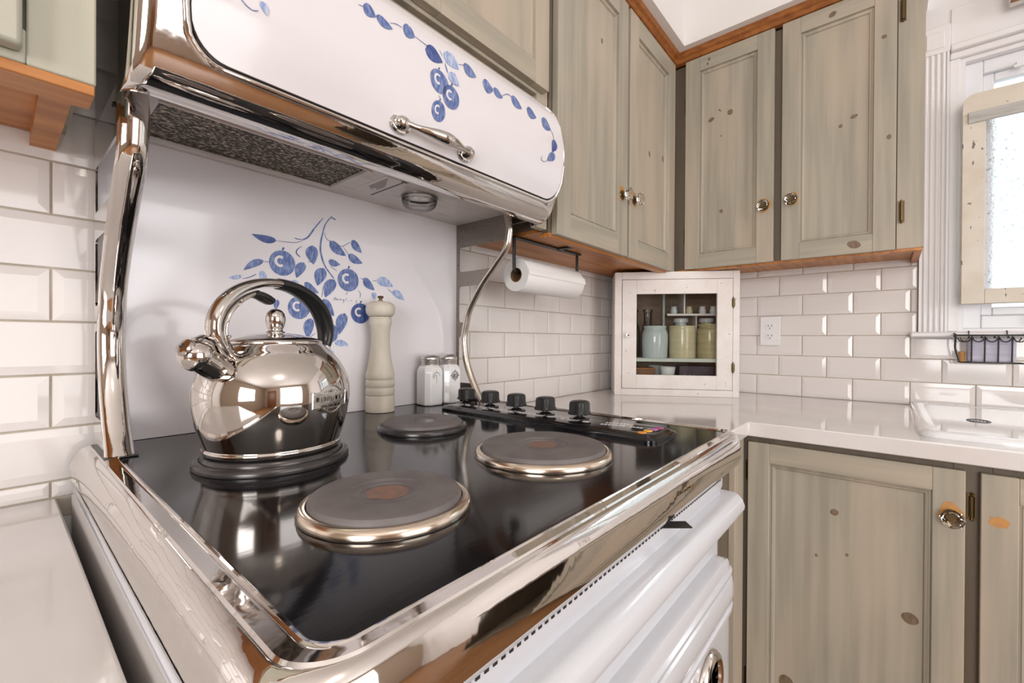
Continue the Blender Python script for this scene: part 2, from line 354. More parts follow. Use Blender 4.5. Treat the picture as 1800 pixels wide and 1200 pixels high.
# ================================================================ cupboards
def cup(n):                                        # maps (u, w, depth) to the world: back wall 'b' or right wall 'r'
    return (lambda u, d, z: (u, -d, z)) if n == 'b' else (lambda u, d, z: (-d, -u, z))
def pb(wall, u0, u1, d0, d1, z0, z1):              # box against a wall
    f = cup(wall); a = f(u0, d0, z0); b = f(u1, d1, z1)
    return MB().box(a[0], b[0], a[1], b[1], a[2], b[2])
def knob(parent, wall, u, d, z, patch=True, big=1):
    f = cup(wall); c = f(u, d, z)
    def put(mb):                                   # lathe axis to the wall's outward normal
        if wall == 'b': return mb.xf(lambda x, y, zz: (c[0]+x, c[1]-zz, c[2]+y))
        return mb.xf(lambda x, y, zz: (c[0]-zz, c[1]+x, c[2]+y))
    s = big*1.2
    k = build('knob', put(MB().lathe([(.006*s,.006),(.0065*s,.010),(.010*s,.013),(.0155*s,.018),(.017*s,.024),(.0145*s,.030),(.008*s,.033),(0,.0335)], n=8)), m_crystal, parent, smooth=0)
    k['label'] = 'faceted glass knob'
    build('knob_base', put(MB().lathe([(0,0),(.012*s,.0002),(.011*s,.003),(.006*s,.005),(.006*s,.012),(0,.012)], n=16)), m_bronze, parent)
    if patch:
        pts = []
        for i in range(22):
            a = 2*PI*i/22; r = .0165*s*(1+.10*math.sin(3*a+u*40)+.09*random.uniform(-1, 1)); pts.append((r*math.cos(a), r*1.15*math.sin(a)+.005))
        mb = MB().extr(pts, 'z', -.0003, .0004)
        q = build('bare_patch', put(mb), m_bare, parent, smooth=0); q['label'] = 'bare orange wood worn around the knob'
def hinge(parent, wall, u, d, z, h=.045):
    f = cup(wall); mb = MB(); c = f(u, d+.004, z)
    mb.lathe([(0,-h/2-.008),(.003,-h/2-.005),(.0022,-h/2),(.0045,-h/2+.001),(.0045,h/2-.001),(.0022,h/2),(.003,h/2+.005),(0,h/2+.008)], c, 10)
    a = f(u-.007, d, z-h/2-.004); b = f(u+.007, d+.0025, z+h/2+.004); mb.box(a[0], b[0], a[1], b[1], a[2], b[2])
    o = build('hinge', mb, m_bronze, parent); o['label'] = 'dark brass butterfly hinge'
def knots(parent, wall, d, lst):
    for u, z, ru, rz, tilt in lst:
        f = cup(wall); pts = []
        for i in range(14):
            a = 2*PI*i/14; x = ru*math.cos(a)*(1+.1*math.sin(2*a+u*9)); y = rz*math.sin(a)
            pts.append((x*math.cos(tilt)-y*math.sin(tilt), x*math.sin(tilt)+y*math.cos(tilt)))
        n = len(pts); vs = [f(u+p[0], d+.0003, z+p[1]) for p in pts]+[f(u+p[0]*.5, d+.0006, z+p[1]*.5) for p in pts]
        mb = MB().add(vs, [(i, (i+1) % n, n+(i+1) % n, n+i) for i in range(n)]+[tuple(range(n, 2*n))])
        build('knot', mb, m_knot, parent, smooth=0)
def door(cab, wall, u0, u1, z0, z1, d, fw=.052, kn=None, hin=(), kts=(), t=.019, patch=True):
    dr = build('door', pb(wall, u0+fw-.001, u1-fw+.001, d-t, d-.013, z0+fw-.001, z1-fw+.001), m_pv, cab)
    for a, b in ((u0, u0+fw), (u1-fw, u1)): build('stile', pb(wall, a, b, d-t, d, z0, z1), m_pv, dr, bevel=.0015)
    for a, b in ((z0, z0+fw), (z1-fw, z1)): build('rail', pb(wall, u0+fw, u1-fw, d-t, d-.0002, a, b), m_ph, dr, bevel=.001)
    w = .012; a0, a1, b0, b1 = u0+fw, u1-fw, z0+fw, z1-fw
    f = cup(wall); rows = []                       # moulding that steps from frame to panel
    for off, dd in ((0, d-.0015), (.001, d-.0085), (.0045, d-.0085), (.006, d-.0062), (.0105, d-.0078), (.0130, d-.0131)):
        rows.append([f(a0+off, dd, b0+off), f(a1-off, dd, b0+off), f(a1-off, dd, b1-off), f(a0+off, dd, b1-off)])
    build('moulding', MB().grid(rows, closed=True), m_pv, dr, smooth=0)
    if kn: knob(dr, wall, kn[0], d, kn[1], patch)
    for u, z in hin: hinge(dr, wall, u, d-t, z)
    knots(dr, wall, d-.013, [k for k in kts if a0 < k[0] < a1 and b0 < k[1] < b1])
    knots(dr, wall, d, [k for k in kts if not (a0 < k[0] < a1 and b0 < k[1] < b1)])
    return dr
def foot(wall, u0, u1, d0, d1, ztop, h):           # end panel that runs on below the cupboard with a scroll cut
    f = cup(wall); pr = [(d0, ztop), (d0, ztop-h), (d1-.03, ztop-h), (d1-.018, ztop-h+.002), (d1-.008, ztop-h+.007), (d1, ztop-h+.016), (d1, ztop)]
    n = len(pr); vs = [f(u0, p[0], p[1]) for p in pr]+[f(u1, p[0], p[1]) for p in pr]
    return MB().add(vs, [tuple(range(n)), tuple(range(n, 2*n))]+[(i, (i+1) % n, n+(i+1) % n, n+i) for i in range(n)])
# wall cupboard left of the hood
c = thing('wall_cupboard', (-2.3, -.14, 1.395), 'pale green wall cupboard with orange pine underside left of the range hood', 'cupboard')
build('carcass', pb('b', -2.68, -1.944, .0, .262, 1.425, 2.184), m_pale, c)
build('face_frame', MB().box(-1.992, -1.941, -.281, -.262, 1.396, 2.184).box(-2.68, -1.992, -.281, -.262, 1.396, 1.43), m_pale, c, bevel=.002)
build('bottom_board', pb('b', -2.67, -1.962, .004, .262, 1.417, 1.425), m_pine, c)
build('bottom_rail', pb('b', -2.68, -1.942, .236, .280, 1.385, 1.396), m_pine, c, bevel=.001)
build('end_foot', foot('b', -1.980, -1.954, .0, .236, 1.425, .027), m_pine, c, smooth=0)
d = build('door', MB().box(-2.45, -1.995, -.302, -.282, 1.404, 2.18), m_pale, c, bevel=.004)
hinge(d, 'b', -1.991, .281, 1.50)
# cupboard above the hood
c = thing('wall_cupboard', (-1.53, -.14, 1.71), 'sage wall cupboard above the range hood', 'cupboard')
build('carcass', pb('b', -1.935, -1.12, .005, .262, 1.735, 2.184), m_pine, c)
build('face_frame', MB().box(-1.160, -1.118, -.281, -.262, 1.40, 2.184).box(-1.935, -1.160, -.281, -.262, 1.720, 1.750).box(-1.935, -1.905, -.281, -.262, 1.745, 2.184), m_pv, c, bevel=.0015)
build('bottom_board', pb('b', -1.93, -1.125, .0, .262, 1.7225, 1.735), m_pine, c)
door(c, 'b', -1.530, -1.139, 1.727, 2.17, .301)
door(c, 'b', -1.925, -1.534, 1.727, 2.17, .301)
# cupboard between hood and corner
c = thing('wall_cupboard', (-.7, -.14, 1.395), 'sage two-door wall cupboard between the range hood and the corner', 'cupboard')
build('carcass', pb('b', -1.112, -.012, .0, .262, 1.41, 2.184), m_frame, c)
build('face_frame', MB().box(-1.112, -1.075, -.281, -.262, 1.396, 2.184).box(-1.075, -.285, -.281, -.262, 1.396, 1.425).box(-.735, -.675, -.281, -.262, 1.425, 2.184).box(-.35, -.281, -.281, -.262, 1.425, 2.184), m_frame, c, bevel=.001)
build('bottom_board', pb('b', -1.105, -.02, .004, .255, 1.402, 1.41), m_pine, c)
build('bottom_rail', pb('b', -1.11, -.30, .255, .283, 1.385, 1.396), m_pine, c, bevel=.001)
door(c, 'b', -1.100, -.713, 1.391, 2.184, .301, .062, (-.752, 1.575), kts=[(-.86, 2.0, .006, .008, 0)])
door(c, 'b', -.697, -.312, 1.391, 2.184, .301, .062, (-.668, 1.579), kts=[(-.52, 1.78, .007, .011, .2), (-.40, 1.80, .006, .012, 0)])
# cupboard on the window wall
c = thing('wall_cupboard', (-.14, -.65, 1.395), 'sage two-door wall cupboard beside the window', 'cupboard')
build('carcass', pb('r', .30, 1.004, .0, .262, 1.412, 2.184), m_pv, c)
build('face_frame', MB().box(-.281, -.262, -.36, -.284, 1.400, 2.184).box(-.281, -.262, -.69, -.60, 1.400, 2.184).box(-.281, -.262, -1.006, -.93, 1.400, 2.184)
      .box(-.281, -.262, -.60, -.36, 1.400, 1.43).box(-.281, -.262, -.93, -.69, 1.400, 1.43), [m_frame], c, bevel=.001)
build('end_stile', pb('r', .947, 1.006, .281, .2835, 1.400, 2.184), m_pv, c)
build('bottom_board', pb('r', .31, .985, .0, .255, 1.407, 1.412), m_pine, c)
build('bottom_rail', pb('r', .30, 1.004, .255, .282, 1.391, 1.400), m_pine, c, bevel=.001)
build('end_foot', foot('r', .986, 1.004, .0, .255, 1.412, .018), m_pine, c, smooth=0)
door(c, 'r', .335, .631, 1.397, 2.186, .301, .052, (.603, 1.587), hin=[(.333, 1.53), (.333, 2.03)],
     kts=[(.49, 1.952, .010, .010, 0), (.425, 1.945, .012, .007, .5), (.455, 1.97, .003, .006, .6), (.462, 1.60, .007, .007, 0), (.42, 2.165, .005, .006, 0), (.415, 2.150, .004, .005, 0), (.46, 1.875, .003, .003, 0)])
door(c, 'r', .654, .944, 1.397, 2.186, .301, .052, (.684, 1.592),
     kts=[(.845, 1.822, .009, .006, .3), (.812, 1.802, .005, .006, 0), (.848, 1.424, .016, .012, -.35), (.928, 1.73, .005, .008, 0), (.915, 2.03, .006, .006, 0), (.79, 2.155, .010, .008, .4)])
for z in (1.508, 2.097): hinge(c, 'r', .957, .2835, z, .055)

# base cupboards
c = thing('base_cupboard', (-.35, -1.3, 0), 'sage base cupboard under the sink with two doors', 'cupboard')
for a, b in ((.64, .66), (2.18, 2.2)): build('side_panel', pb('r', a, b, .02, .672, .1, .875), m_frame, c)
build('bottom_board', pb('r', .66, 2.18, .02, .672, .1, .12), m_frame, c)
build('back_board', pb('r', .66, 2.18, .02, .03, .12, .875), m_frame, c)
build('plinth', pb('r', .64, 2.2, .02, .60, .0, .1), m_frame, c)
build('face_frame', MB().box(-.691, -.672, -.672, -.632, .1, .875).box(-.691, -.672, -1.095, -1.038, .1, .875).box(-.691, -.672, -1.038, -.672, .83, .875).box(-.691, -.672, -2.2, -1.095, .83, .875).box(-.691, -.672, -1.038, -.672, .1, .14), m_frame, c, bevel=.001)
door(c, 'r', .649, 1.055, .115, .860, .710, .050, (1.034, .762), hin=[(.647, .78), (.647, .22)],
     kts=[(.835, .715, .008, .008, .2), (.972, .515, .014, .013, 0), (.738, .255, .016, .018, .3), (.82, .245, .010, .014, .5), (.86, .62, .003, .004, 0), (.80, .60, .003, .004, 0)])
door(c, 'r', 1.077, 1.60, .115, .860, .710, .052, None, hin=[(1.0655, .785)])
mb = MB(); pts = [(.014*math.cos(a*PI/8)*(1+.25*math.sin(a*2.3)), .011*math.sin(a*PI/8)*(1+.2*math.cos(a*3.1))) for a in range(16)]
f = cup('r'); mb.add([f(1.102+p[0], .7104, .767+p[1]) for p in pts], [tuple(range(16))])
build('bare_patch', mb, m_bare, c, smooth=0)
c = thing('base_cupboard', (-.9, -.3, 0), 'brown base cupboard in the corner right of the stove', 'cupboard')
build('carcass', pb('b', -1.105, -.70, .02, .625, .1, .875), m_frame, c)
build('filler_strip', pb('b', -.80, -.715, .625, .640, .1, .874), m_pv, c, bevel=.001)
build('plinth', pb('b', -1.105, -.70, .02, .55, 0, .1), m_frame, c)
c = thing('base_cupboard', (-2.3, -.3, 0), 'sage base cupboard left of the stove', 'cupboard')
build('carcass', pb('b', -2.66, -1.965, .02, .615, .1, .85), m_frame, c)
door(c, 'b', -2.64, -1.97, .115, .845, .635, .06)
build('plinth', pb('b', -2.66, -1.965, .02, .55, 0, .1), m_frame, c)
# worktops
SX0, SX1, SY0, SY1 = -.60, -.12, -1.72, -1.22           # basin hole
mb = MB().extr([(-1.108, -.002), (-1.108, -.652), (-.722, -.652), (-.722, -2.22), (-.002, -2.22), (-.002, -1.4004), (SX1, -1.4004), (SX1, SY0), (SX0, SY0), (SX0, SY1), (SX1, SY1), (SX1, -1.3996), (-.002, -1.3996), (-.002, -.002)], 'z', .876, .914)
tag(build('countertop', mb, m_quartz, bevel=.003), 'white L-shaped countertop running from the stove to the sink', 'countertop')
tag(build('countertop', B(-2.68, -1.952, -.65, .0, .851, .889), m_quartz, bevel=.003), 'white countertop left of the stove', 'countertop')
# sink
sk = thing('sink', (-.345, -1.47, .914), 'white porcelain drop-in sink with raised rim set in the countertop', 'sink')
o_ = rrect(-.662, -.028, -1.80, -.985, .035, 6)
def inset(k, z): return [(x+(-.345-x)*k/.317 if 0 else x+math.copysign(k, -.345-x) if abs(-.345-x) > k else x, y+math.copysign(k, -1.3925-y) if abs(-1.3925-y) > k else y, z) for x, y in o_]
mb = MB(); rows = [inset(0, .9142), inset(0, .922), inset(.004, .9275), inset(.012, .9295), inset(.022, .928), inset(.032, .926)]
mb.grid(rows, closed=True)
top = rows[-1]
hole = rrect(SX0+.02, SX1-.02, SY0+.02, SY1-.02, .05, 6)
mb.grid([top, [(x, y, .926) for x, y in hole], [(x, y, .918) for x, y in rrect(SX0+.024, SX1-.024, SY0+.024, SY1-.024, .05, 6)], [(x, y, .76) for x, y in rrect(SX0+.06, SX1-.06, SY0+.06, SY1-.06, .06, 6)]], closed=True)
o = len(mb.v)-len(hole); mb.f.append(tuple(range(o, len(mb.v)))); mb.m.append(0)
build('basin', mb, m_porc, sk, smooth=50)
cx, cy = -.385, -1.107
mb = MB().tube([(cx+.030*math.cos(a*PI/16), cy+.021*math.sin(a*PI/16), .9262) for a in range(32)], .0013, 5, closed=True)
for k in range(6): mb.box(cx-.009, cx+.009, cy-.016+k*.0058, cy-.0125+k*.0058, .926, .9265)
lg = build('maker_mark', mb, m_ink, sk, smooth=0); lg['label'] = 'small grey oval maker mark'
# outlet
oc = thing('power_outlet', (0, -.5715, 1.11), 'white duplex power outlet on the tiled wall beside the glass-door cabinet', 'outlet')
build('cover_plate', B(-.0095, -.003, -.607, -.536, 1.109, 1.224), m_plastic, oc, bevel=.0025)
for z in (1.147, 1.186):
    r = build('receptacle', MB().extr([(-.5715+.0165*math.cos(a*PI/12), z+min(.0135, max(-.0135, .0165*math.sin(a*PI/12)))) for a in range(24)], 'x', -.0115, -.009), m_plastic, oc, smooth=0)
    mb = MB().box(-.0119, -.0113, -.5665, -.5645, z-.002, z+.006).box(-.0119, -.0113, -.5785, -.5765, z-.002, z+.006).lathe([(.0022,0),(.0022,.0006),(0,.0006)], n=10).xf(lambda x, y, zz: (x, y, zz))
    mb = MB().box(-.0119, -.0113, -.5665, -.5645, z-.002, z+.006).box(-.0119, -.0113, -.5785, -.5765, z-.002, z+.006).box(-.0119, -.0113, -.5735, -.5695, z-.010, z-.0065)
    build('slot', mb, m_dark, r, smooth=0)
build('screw', MB().lathe([(.0025,0),(.0025,.0006),(0,.0008)], n=12).xf(lambda x, y, z: (-.0095-z, -.5715+x, 1.1665+y)), m_plastic, oc)

# ================================================================ the stove with its hood
G, YB = .965, -.038
GX0, GX1, GY0 = -1.904, -1.165, -.7165
st = thing('stove', (-1.535, -.38, 0), 'retro chrome-trimmed electric stove with black cooktop and attached painted hood', 'stove')
# body and oven front
build('body', B(-1.938, -1.205, -.712, -.03, .08, .908), m_front, st, bevel=.004)
m_side = M('grey_side_enamel', (.58,.55,.53), .35)
build('side_sheet', MB().box(-1.9395, -1.938, -.69, -.035, .1, .898), m_side, st)
build('plinth', B(-1.92, -1.16, -.65, -.05, 0, .08), m_black, st)
rim_prof = [(-.002,.9645),(0,.9662),(.0015,.9680),(.0035,.9682),(.0050,.9672),(.0070,.9670),(.016,.9662),(.0178,.9645),(.0195,.9642),(.025,.962),(.031,.9555),(.0355,.945),(.038,.932),(.0365,.921),(.032,.914),(.028,.911),(.022,.909),(.008,.909)]
def rim_path(d, n=10, r=.020):
    out = [(GX0-d, YB+.008)]
    for cx, cy, a0 in ((GX0+r, GY0+r, 180), (GX1-r, GY0+r, 270)):
        for i in range(n+1):
            a = math.radians(a0+90*i/n); out.append((cx+(r+d)*math.cos(a), cy+(r+d*.65)*math.sin(a)))
    out.append((GX1+d, YB+.008)); return out
rows = [[(x, y, z) for x, y in rim_path(d)] for d, z in rim_prof]
def dens(r):                                          # more columns along the straight runs
    out = []
    for i in range(len(r)-1):
        a, b = Vector(r[i]), Vector(r[i+1]); k = max(1, int((b-a).length/.03))
        out += [a.lerp(b, j/k) for j in range(k)]
    return out+[Vector(r[-1])]
seg = [max(1, int((Vector(rows[0][i+1])-Vector(rows[0][i])).length/.03)) for i in range(len(rows[0])-1)]
def dens2(r):
    out = []
    for i in range(len(r)-1): out += [Vector(r[i]).lerp(Vector(r[i+1]), j/seg[i]) for j in range(seg[i])]
    return out+[Vector(r[-1])]
o = build('rim', MB().grid([dens2(r) for r in rows]), m_chrome, st, smooth=32); o['label'] = 'wide rolled chrome rim'
# cooktop
p = [(x, y) for x, y in rim_path(-.0015)]
o = build('cooktop', MB().extr(p, 'z', .955, G), m_glass_top, st, smooth=30); o['label'] = 'black glass cooktop'
def burner(cx, cy, R, dark=False):
    b = build('burner', MB().lathe([(R-.0085,.002),(R-.009,.0115),(R-.011,.0145),(R-.016,.0158),(.036,.0158),(.0345,.0145),(.026,.0142),(.025,.0132),(0,.0132)], (cx, cy, G), 64), m_brd if R == .0925 else m_burn, st)
    build('burner_ring', MB().lathe([(R,.0004),(R+.0005,.003),(R-.001,.0075),(R-.004,.0098),(R-.0075,.0098),(R-.0085,.008)], (cx, cy, G), 64, cap=False), m_brd if dark else m_bring, b)
    pts = [(.020*math.cos(a*PI/12)*(1+.08*math.sin(a*1.7)), .020*math.sin(a*PI/12)*(1+.1*math.cos(a*2.9))) for a in range(24)]
    build('burner_centre', MB().add([(cx+x, cy+y, G+.0134) for x, y in pts], [tuple(range(24))]), m_brd if dark else m_spot, b, smooth=0)
    return b
burner(-1.766, -.566, .0800); burner(-1.510, -.563, .0960); burner(-1.508, -.292, .0795, True); burner(-1.767, -.306, .0925, True)
# control panel with five knobs
pp = rrect(-1.350, -1.243, -.658, -.148, .016, 5)
def sc(k, z): return [(x+math.copysign(min(k, abs(-1.2965-x)), -1.2965-x), y+math.copysign(k, -.403-y), z) for x, y in pp]
mb = MB(); rows = [sc(0, G+.0003), sc(0, G+.004), sc(.002, G+.006), sc(.005, G+.007), sc(.006, G+.0075), sc(.010, G+.0105), sc(.012, G+.011)]
mb.grid(rows, closed=True); o = len(mb.v)-len(pp); mb.f.append(tuple(range(o, len(mb.v)))); mb.m.append(0)
cp = build('control_panel', mb, m_glass_top, st, smooth=25); cp['label'] = 'glossy black control strip'
ZP = G+.011
mb = MB()
for ky in (-.170, -.247, -.324, -.401, -.482):
    for a, b, w in ((-.030, -.022, .002), (-.034, -.03, .008), (.020, .026, .003), (-.012, .012, .0014)):
        mb.box(-1.3065-w if a > -.02 else -1.310, -1.3065+w if a > -.02 else -1.303, ky+a, ky+b, ZP, ZP+.0003)
for k in range(7): mb.box(-1.310+k*.002, -1.302+k*.002, -.545-k*.006, -.541-k*.006, ZP, ZP+.0003); mb.box(-1.290+k*.002, -1.285+k*.002, -.545-k*.006, -.541-k*.006, ZP, ZP+.0003)
for k in range(4): mb.box(-1.295, -1.291+k*.001, -.594-k*.006, -.590-k*.006, ZP, ZP+.0003)
o = build('panel_print', mb, m_plastic, cp, smooth=0); o['kind'] = 'stuff'
dots = [(.72,.26,.03), (.78,.42,.03), (.42,.14,.40), (.40,.08,.20)]
for k, cc in enumerate(dots):
    mt = M('indicator_%d' % k, cc, .3)
    build('indicator_lamp', MB().lathe([(.0075,0),(.007,.0012),(.004,.0018),(0,.002)], (-1.328+k*.019, -.628-.002*k, ZP), 16), mt, cp)
for ky in (-.170, -.247, -.324, -.401, -.482):
    c = (-1.283, ky, ZP)
    k = build('knob', MB().lathe([(0,.0085),(.0195,.0085),(.0205,.010),(.020,.0125),(.0185,.0145),(.0180,.029),(.0165,.0325),(.012,.0345),(0,.035)], c, 40, sx=1.05, sy=.98, sup=.72), m_black, cp)
    build('knob_stem', MB().lathe([(.0195,0),(.0195,.0008),(.013,.0012),(.010,.003),(.005,.0045),(.0045,.009),(0,.009)], c, 20), m_brd, k)
# oven front: fascia, vent slots, rail, door
fas = build('fascia', MB().extr([(-.705,.909),(-.718,.909),(-.7225,.905),(-.7225,.884),(-.719,.876),(-.719,.860),(-.705,.860)], 'x', -1.93, -1.222), m_front, st, smooth=30)
mb = MB(); x = -1.925
while x < -1.235: mb.box(x, x+.0042, -.7233, -.7205, .896, .9065); x += .0088
build('vent_slots', mb, m_dark, fas, smooth=0)
lv = [(-1.462,-.717),(-1.443,-.738),(-1.456,-.751),(-1.486,-.717)]
o = build('latch_lever', MB().extr(lv, 'z', .896, .8975), m_iron, fas, smooth=0); o['label'] = 'dark flat metal latch lever'
rail_p = [(a-.0135, b+.012) for a, b in [(-.698,.858),(-.722,.858),(-.728,.855),(-.7345,.848),(-.738,.838),(-.737,.832),(-.730,.828),(-.722,.826),(-.716,.818),(-.713,.806),(-.698,.800)]]
build('door_rail', MB().extr(rail_p, 'x', -1.93, -1.197), m_front, st, smooth=35)
dp = [(a-.0135, b+.008) for a, b in [(-.690,.760),(-.7105,.760),(-.7165,.757),(-.7195,.750),(-.7205,.738),(-.7245,.736),(-.7245,.731),(-.7205,.7285),(-.7205,.7255),(-.7245,.7235),(-.7265,.716),(-.7275,.700),(-.7255,.688),(-.722,.683),(-.726,.680),(-.726,.674),(-.7215,.671),(-.7205,.66),(-.7205,.16),(-.690,.16)]]
xs = [-1.925, -1.9, -1.85]+[-1.8+.05*k for k in range(10)]+[-1.30, -1.25, -1.23, -1.215, -1.205, -1.20, -1.196]
rows = []
for x in xs:                                          # the top corners of the door are rounded off
    e = max(0, x-(-1.236))/.040; s = .040*(1-math.sqrt(max(0, 1-e*e)))*.9
    rows.append([(x, y+(.008*e**3 if y < -.7 else 0), min(z, .768-s)) for y, z in dp])
mb = MB().grid(rows, closed=True); n = len(dp); mb.f += [tuple(range(n))[::-1], tuple(range(len(mb.v)-n, len(mb.v)))]; mb.m += [0, 0]
od = build('oven_door', mb, m_front, st, smooth=30)
gx, gz = -1.335, .622
def front(mb): return mb.xf(lambda x, y, z: (gx+x, -.734-z, gz+y))
g = build('thermometer', front(MB().lathe([(.050,0),(.050,.004),(.046,.010),(.040,.012),(.035,.010),(.034,.006)], n=40, cap=False)), m_chrome, od); g['label'] = 'round chrome door thermometer'
fc = build('dial_face', front(MB().lathe([(.0345,.0055),(0,.0055)], n=40)), m_greyw, g)
mb = MB()
for k in range(12):
    a = 2*PI*k/12; mb.add([(.028*math.cos(a+t)*s, .028*math.sin(a+t)*s, .0058) for t, s in ((-.05,.85),(.05,.85),(.05,1.1),(-.05,1.1))], [(0,1,2,3)])
mb.add([(-.0015,0,.0062),(.0015,0,.0062),(.0005,.024,.0062),(-.0005,.024,.0062)], [(0,1,2,3)])
build('dial_print', front(mb), m_ink, fc, smooth=0)
# ---- uprights
m_satin = M('satin_nickel', (.60,.55,.49), .22, 1)
pe = [(.966,-.1465),(1.0025,-.1195),(1.0604,-.0893),(1.1205,-.0765),(1.1658,-.0842),(1.203,-.0968),(1.26,-.138),(1.30,-.1775),(1.3446,-.2208),(1.375,-.231),(1.398,-.2332),(1.4222,-.228),(1.434,-.224)]
zz = [a for a, b in pe]; ye = spline([(z, y, 0) for z, y in pe], 8)
def yfront(z): return interp(z, [v.x for v in ye], [v.y for v in ye])
HOLES = [(1.008, 1.135), (1.170, 1.268), (1.305, 1.374)]
def plate(x):
    mb = MB(); N = 180; ybk = YB-.0005; last = None
    for i in range(N+1):
        z = .966+(1.434-.966)*i/N; a = yfront(z); h = None
        for h0, h1 in HOLES:
            if h0 <= z <= h1:
                e = min(z-h0, h1-z); r = .008; s = r-math.sqrt(max(0, r*r-(r-e)**2)) if e < r else 0
                lo, hi = a+.009+s, ybk-.010-s
                if hi-lo > .003: h = (lo, hi)
        cur = (z, a, h)
        if last:
            z0, a0, q0 = last
            if h and q0:
                mb.add([(x,a0,z0),(x,q0[0],z0),(x,h[0],z),(x,a,z)], [(0,1,2,3)]); mb.add([(x,q0[1],z0),(x,ybk,z0),(x,ybk,z),(x,h[1],z)], [(0,1,2,3)])
            else: mb.add([(x,a0,z0),(x,ybk,z0),(x,ybk,z),(x,a,z)], [(0,1,2,3)])
        last = cur
    return mb
def upright(x, sgn, mt, mf, wd=1):
    o = build('upright', plate(x), mt, st, smooth=0)
    so = o.modifiers.new('thick', 'SOLIDIFY'); so.thickness = .0025; so.offset = 0
    rows = []
    for i in range(61):
        z = .966+(1.434-.966)*i/60; y = yfront(z)
        rows.append([(x+sgn*dx*wd, y+dy, z) for dx, dy in ((-.002,.004),(-.003,-.001),(.001,-.006),(.008,-.0095),(.014,-.0105),(.020,-.0095),(.0265,-.005),(.0285,.001),(.0265,.004))])
    build('upright_flange', MB().grid(rows), mf, o, smooth=60)
    build('rivet', MB().lathe([(.005,0),(.004,.002),(0,.003)], n=12).xf(lambda a, b, c: (x-sgn*(c+.001), -.205+a, 1.412+b)), m_black, o)
    return o
u1 = upright(-1.915, 1, m_steel, m_chrome); u1['label'] = 'curved chrome upright with ladder cut-outs'
upright(-1.197, -1, m_plate, m_satin, .62)
for a, b in ((-1.92, -1.884), (-1.222, -1.192)): build('base_gasket', B(a, b, -.158, -.04, .9655, .9675), m_black, st, bevel=.0005)
# ---- back panel with painted flowers
bp = build('back_panel', B(-1.913, -1.1985, YB, YB+.008, G+.0008, 1.434), m_enamel, st); bp['label'] = 'white enamel back panel'
BL = [[-1.661, 1.3131, -1.7051, 1.3179, 0.0144, 0], [-1.6839, 1.2721, -1.7182, 1.2494, 0.0132, 1], [-1.6871, 1.2532, -1.6859, 1.2257, 0.013, 2], [-1.7202, 1.2391, -1.7428, 1.2332, 0.0083, 2], [-1.592, 1.3156, -1.5893, 1.2766, 0.0258, 1], [-1.608, 1.2783, -1.6237, 1.2459, 0.0191, 1], [-1.5556, 1.3307, -1.5181, 1.3047, 0.0215, 1], [-1.5053, 1.3416, -1.4809, 1.3171, 0.018, 1], [-1.5138, 1.3086, -1.4789, 1.294, 0.0183, 1], [-1.5581, 1.289, -1.5316, 1.2843, 0.0147, 1], [-1.5673, 1.2724, -1.5815, 1.2341, 0.0246, 1], [-1.5444, 1.2513, -1.5649, 1.2113, 0.0245, 1], [-1.6079, 1.2387, -1.5783, 1.2194, 0.0152, 1], [-1.4767, 1.2621, -1.4485, 1.2371, 0.0193, 1], [-1.4439, 1.2612, -1.3985, 1.2494, 0.0225, 2], [-1.4015, 1.2389, -1.3675, 1.2195, 0.0189, 2], [-1.4523, 1.2323, -1.4478, 1.2146, 0.0135, 2], [-1.6583, 1.2004, -1.6621, 1.1803, 0.0103, 1], [-1.5696, 1.2082, -1.5449, 1.1737, 0.0228, 1], [-1.5204, 1.1812, -1.5334, 1.1347, 0.0251, 1], [-1.5939, 1.1675, -1.6005, 1.1251, 0.021, 1], [-1.5438, 1.1173, -1.5109, 1.1114, 0.0143, 2], [-1.5532, 1.1038, -1.5517, 1.0726, 0.0135, 2], [-1.6367, 1.2329, -1.6176, 1.2385, 0.0096, 2]]
BD = [[-1.6502, 1.2716, 0.0244, 0.0245], [-1.513, 1.2533, 0.0247, 0.0246], [-1.6182, 1.1869, 0.0217, 0.0226], [-1.4838, 1.1824, 0.0229, 0.0225], [-1.5493, 1.1376, 0.0135, 0.0187]]
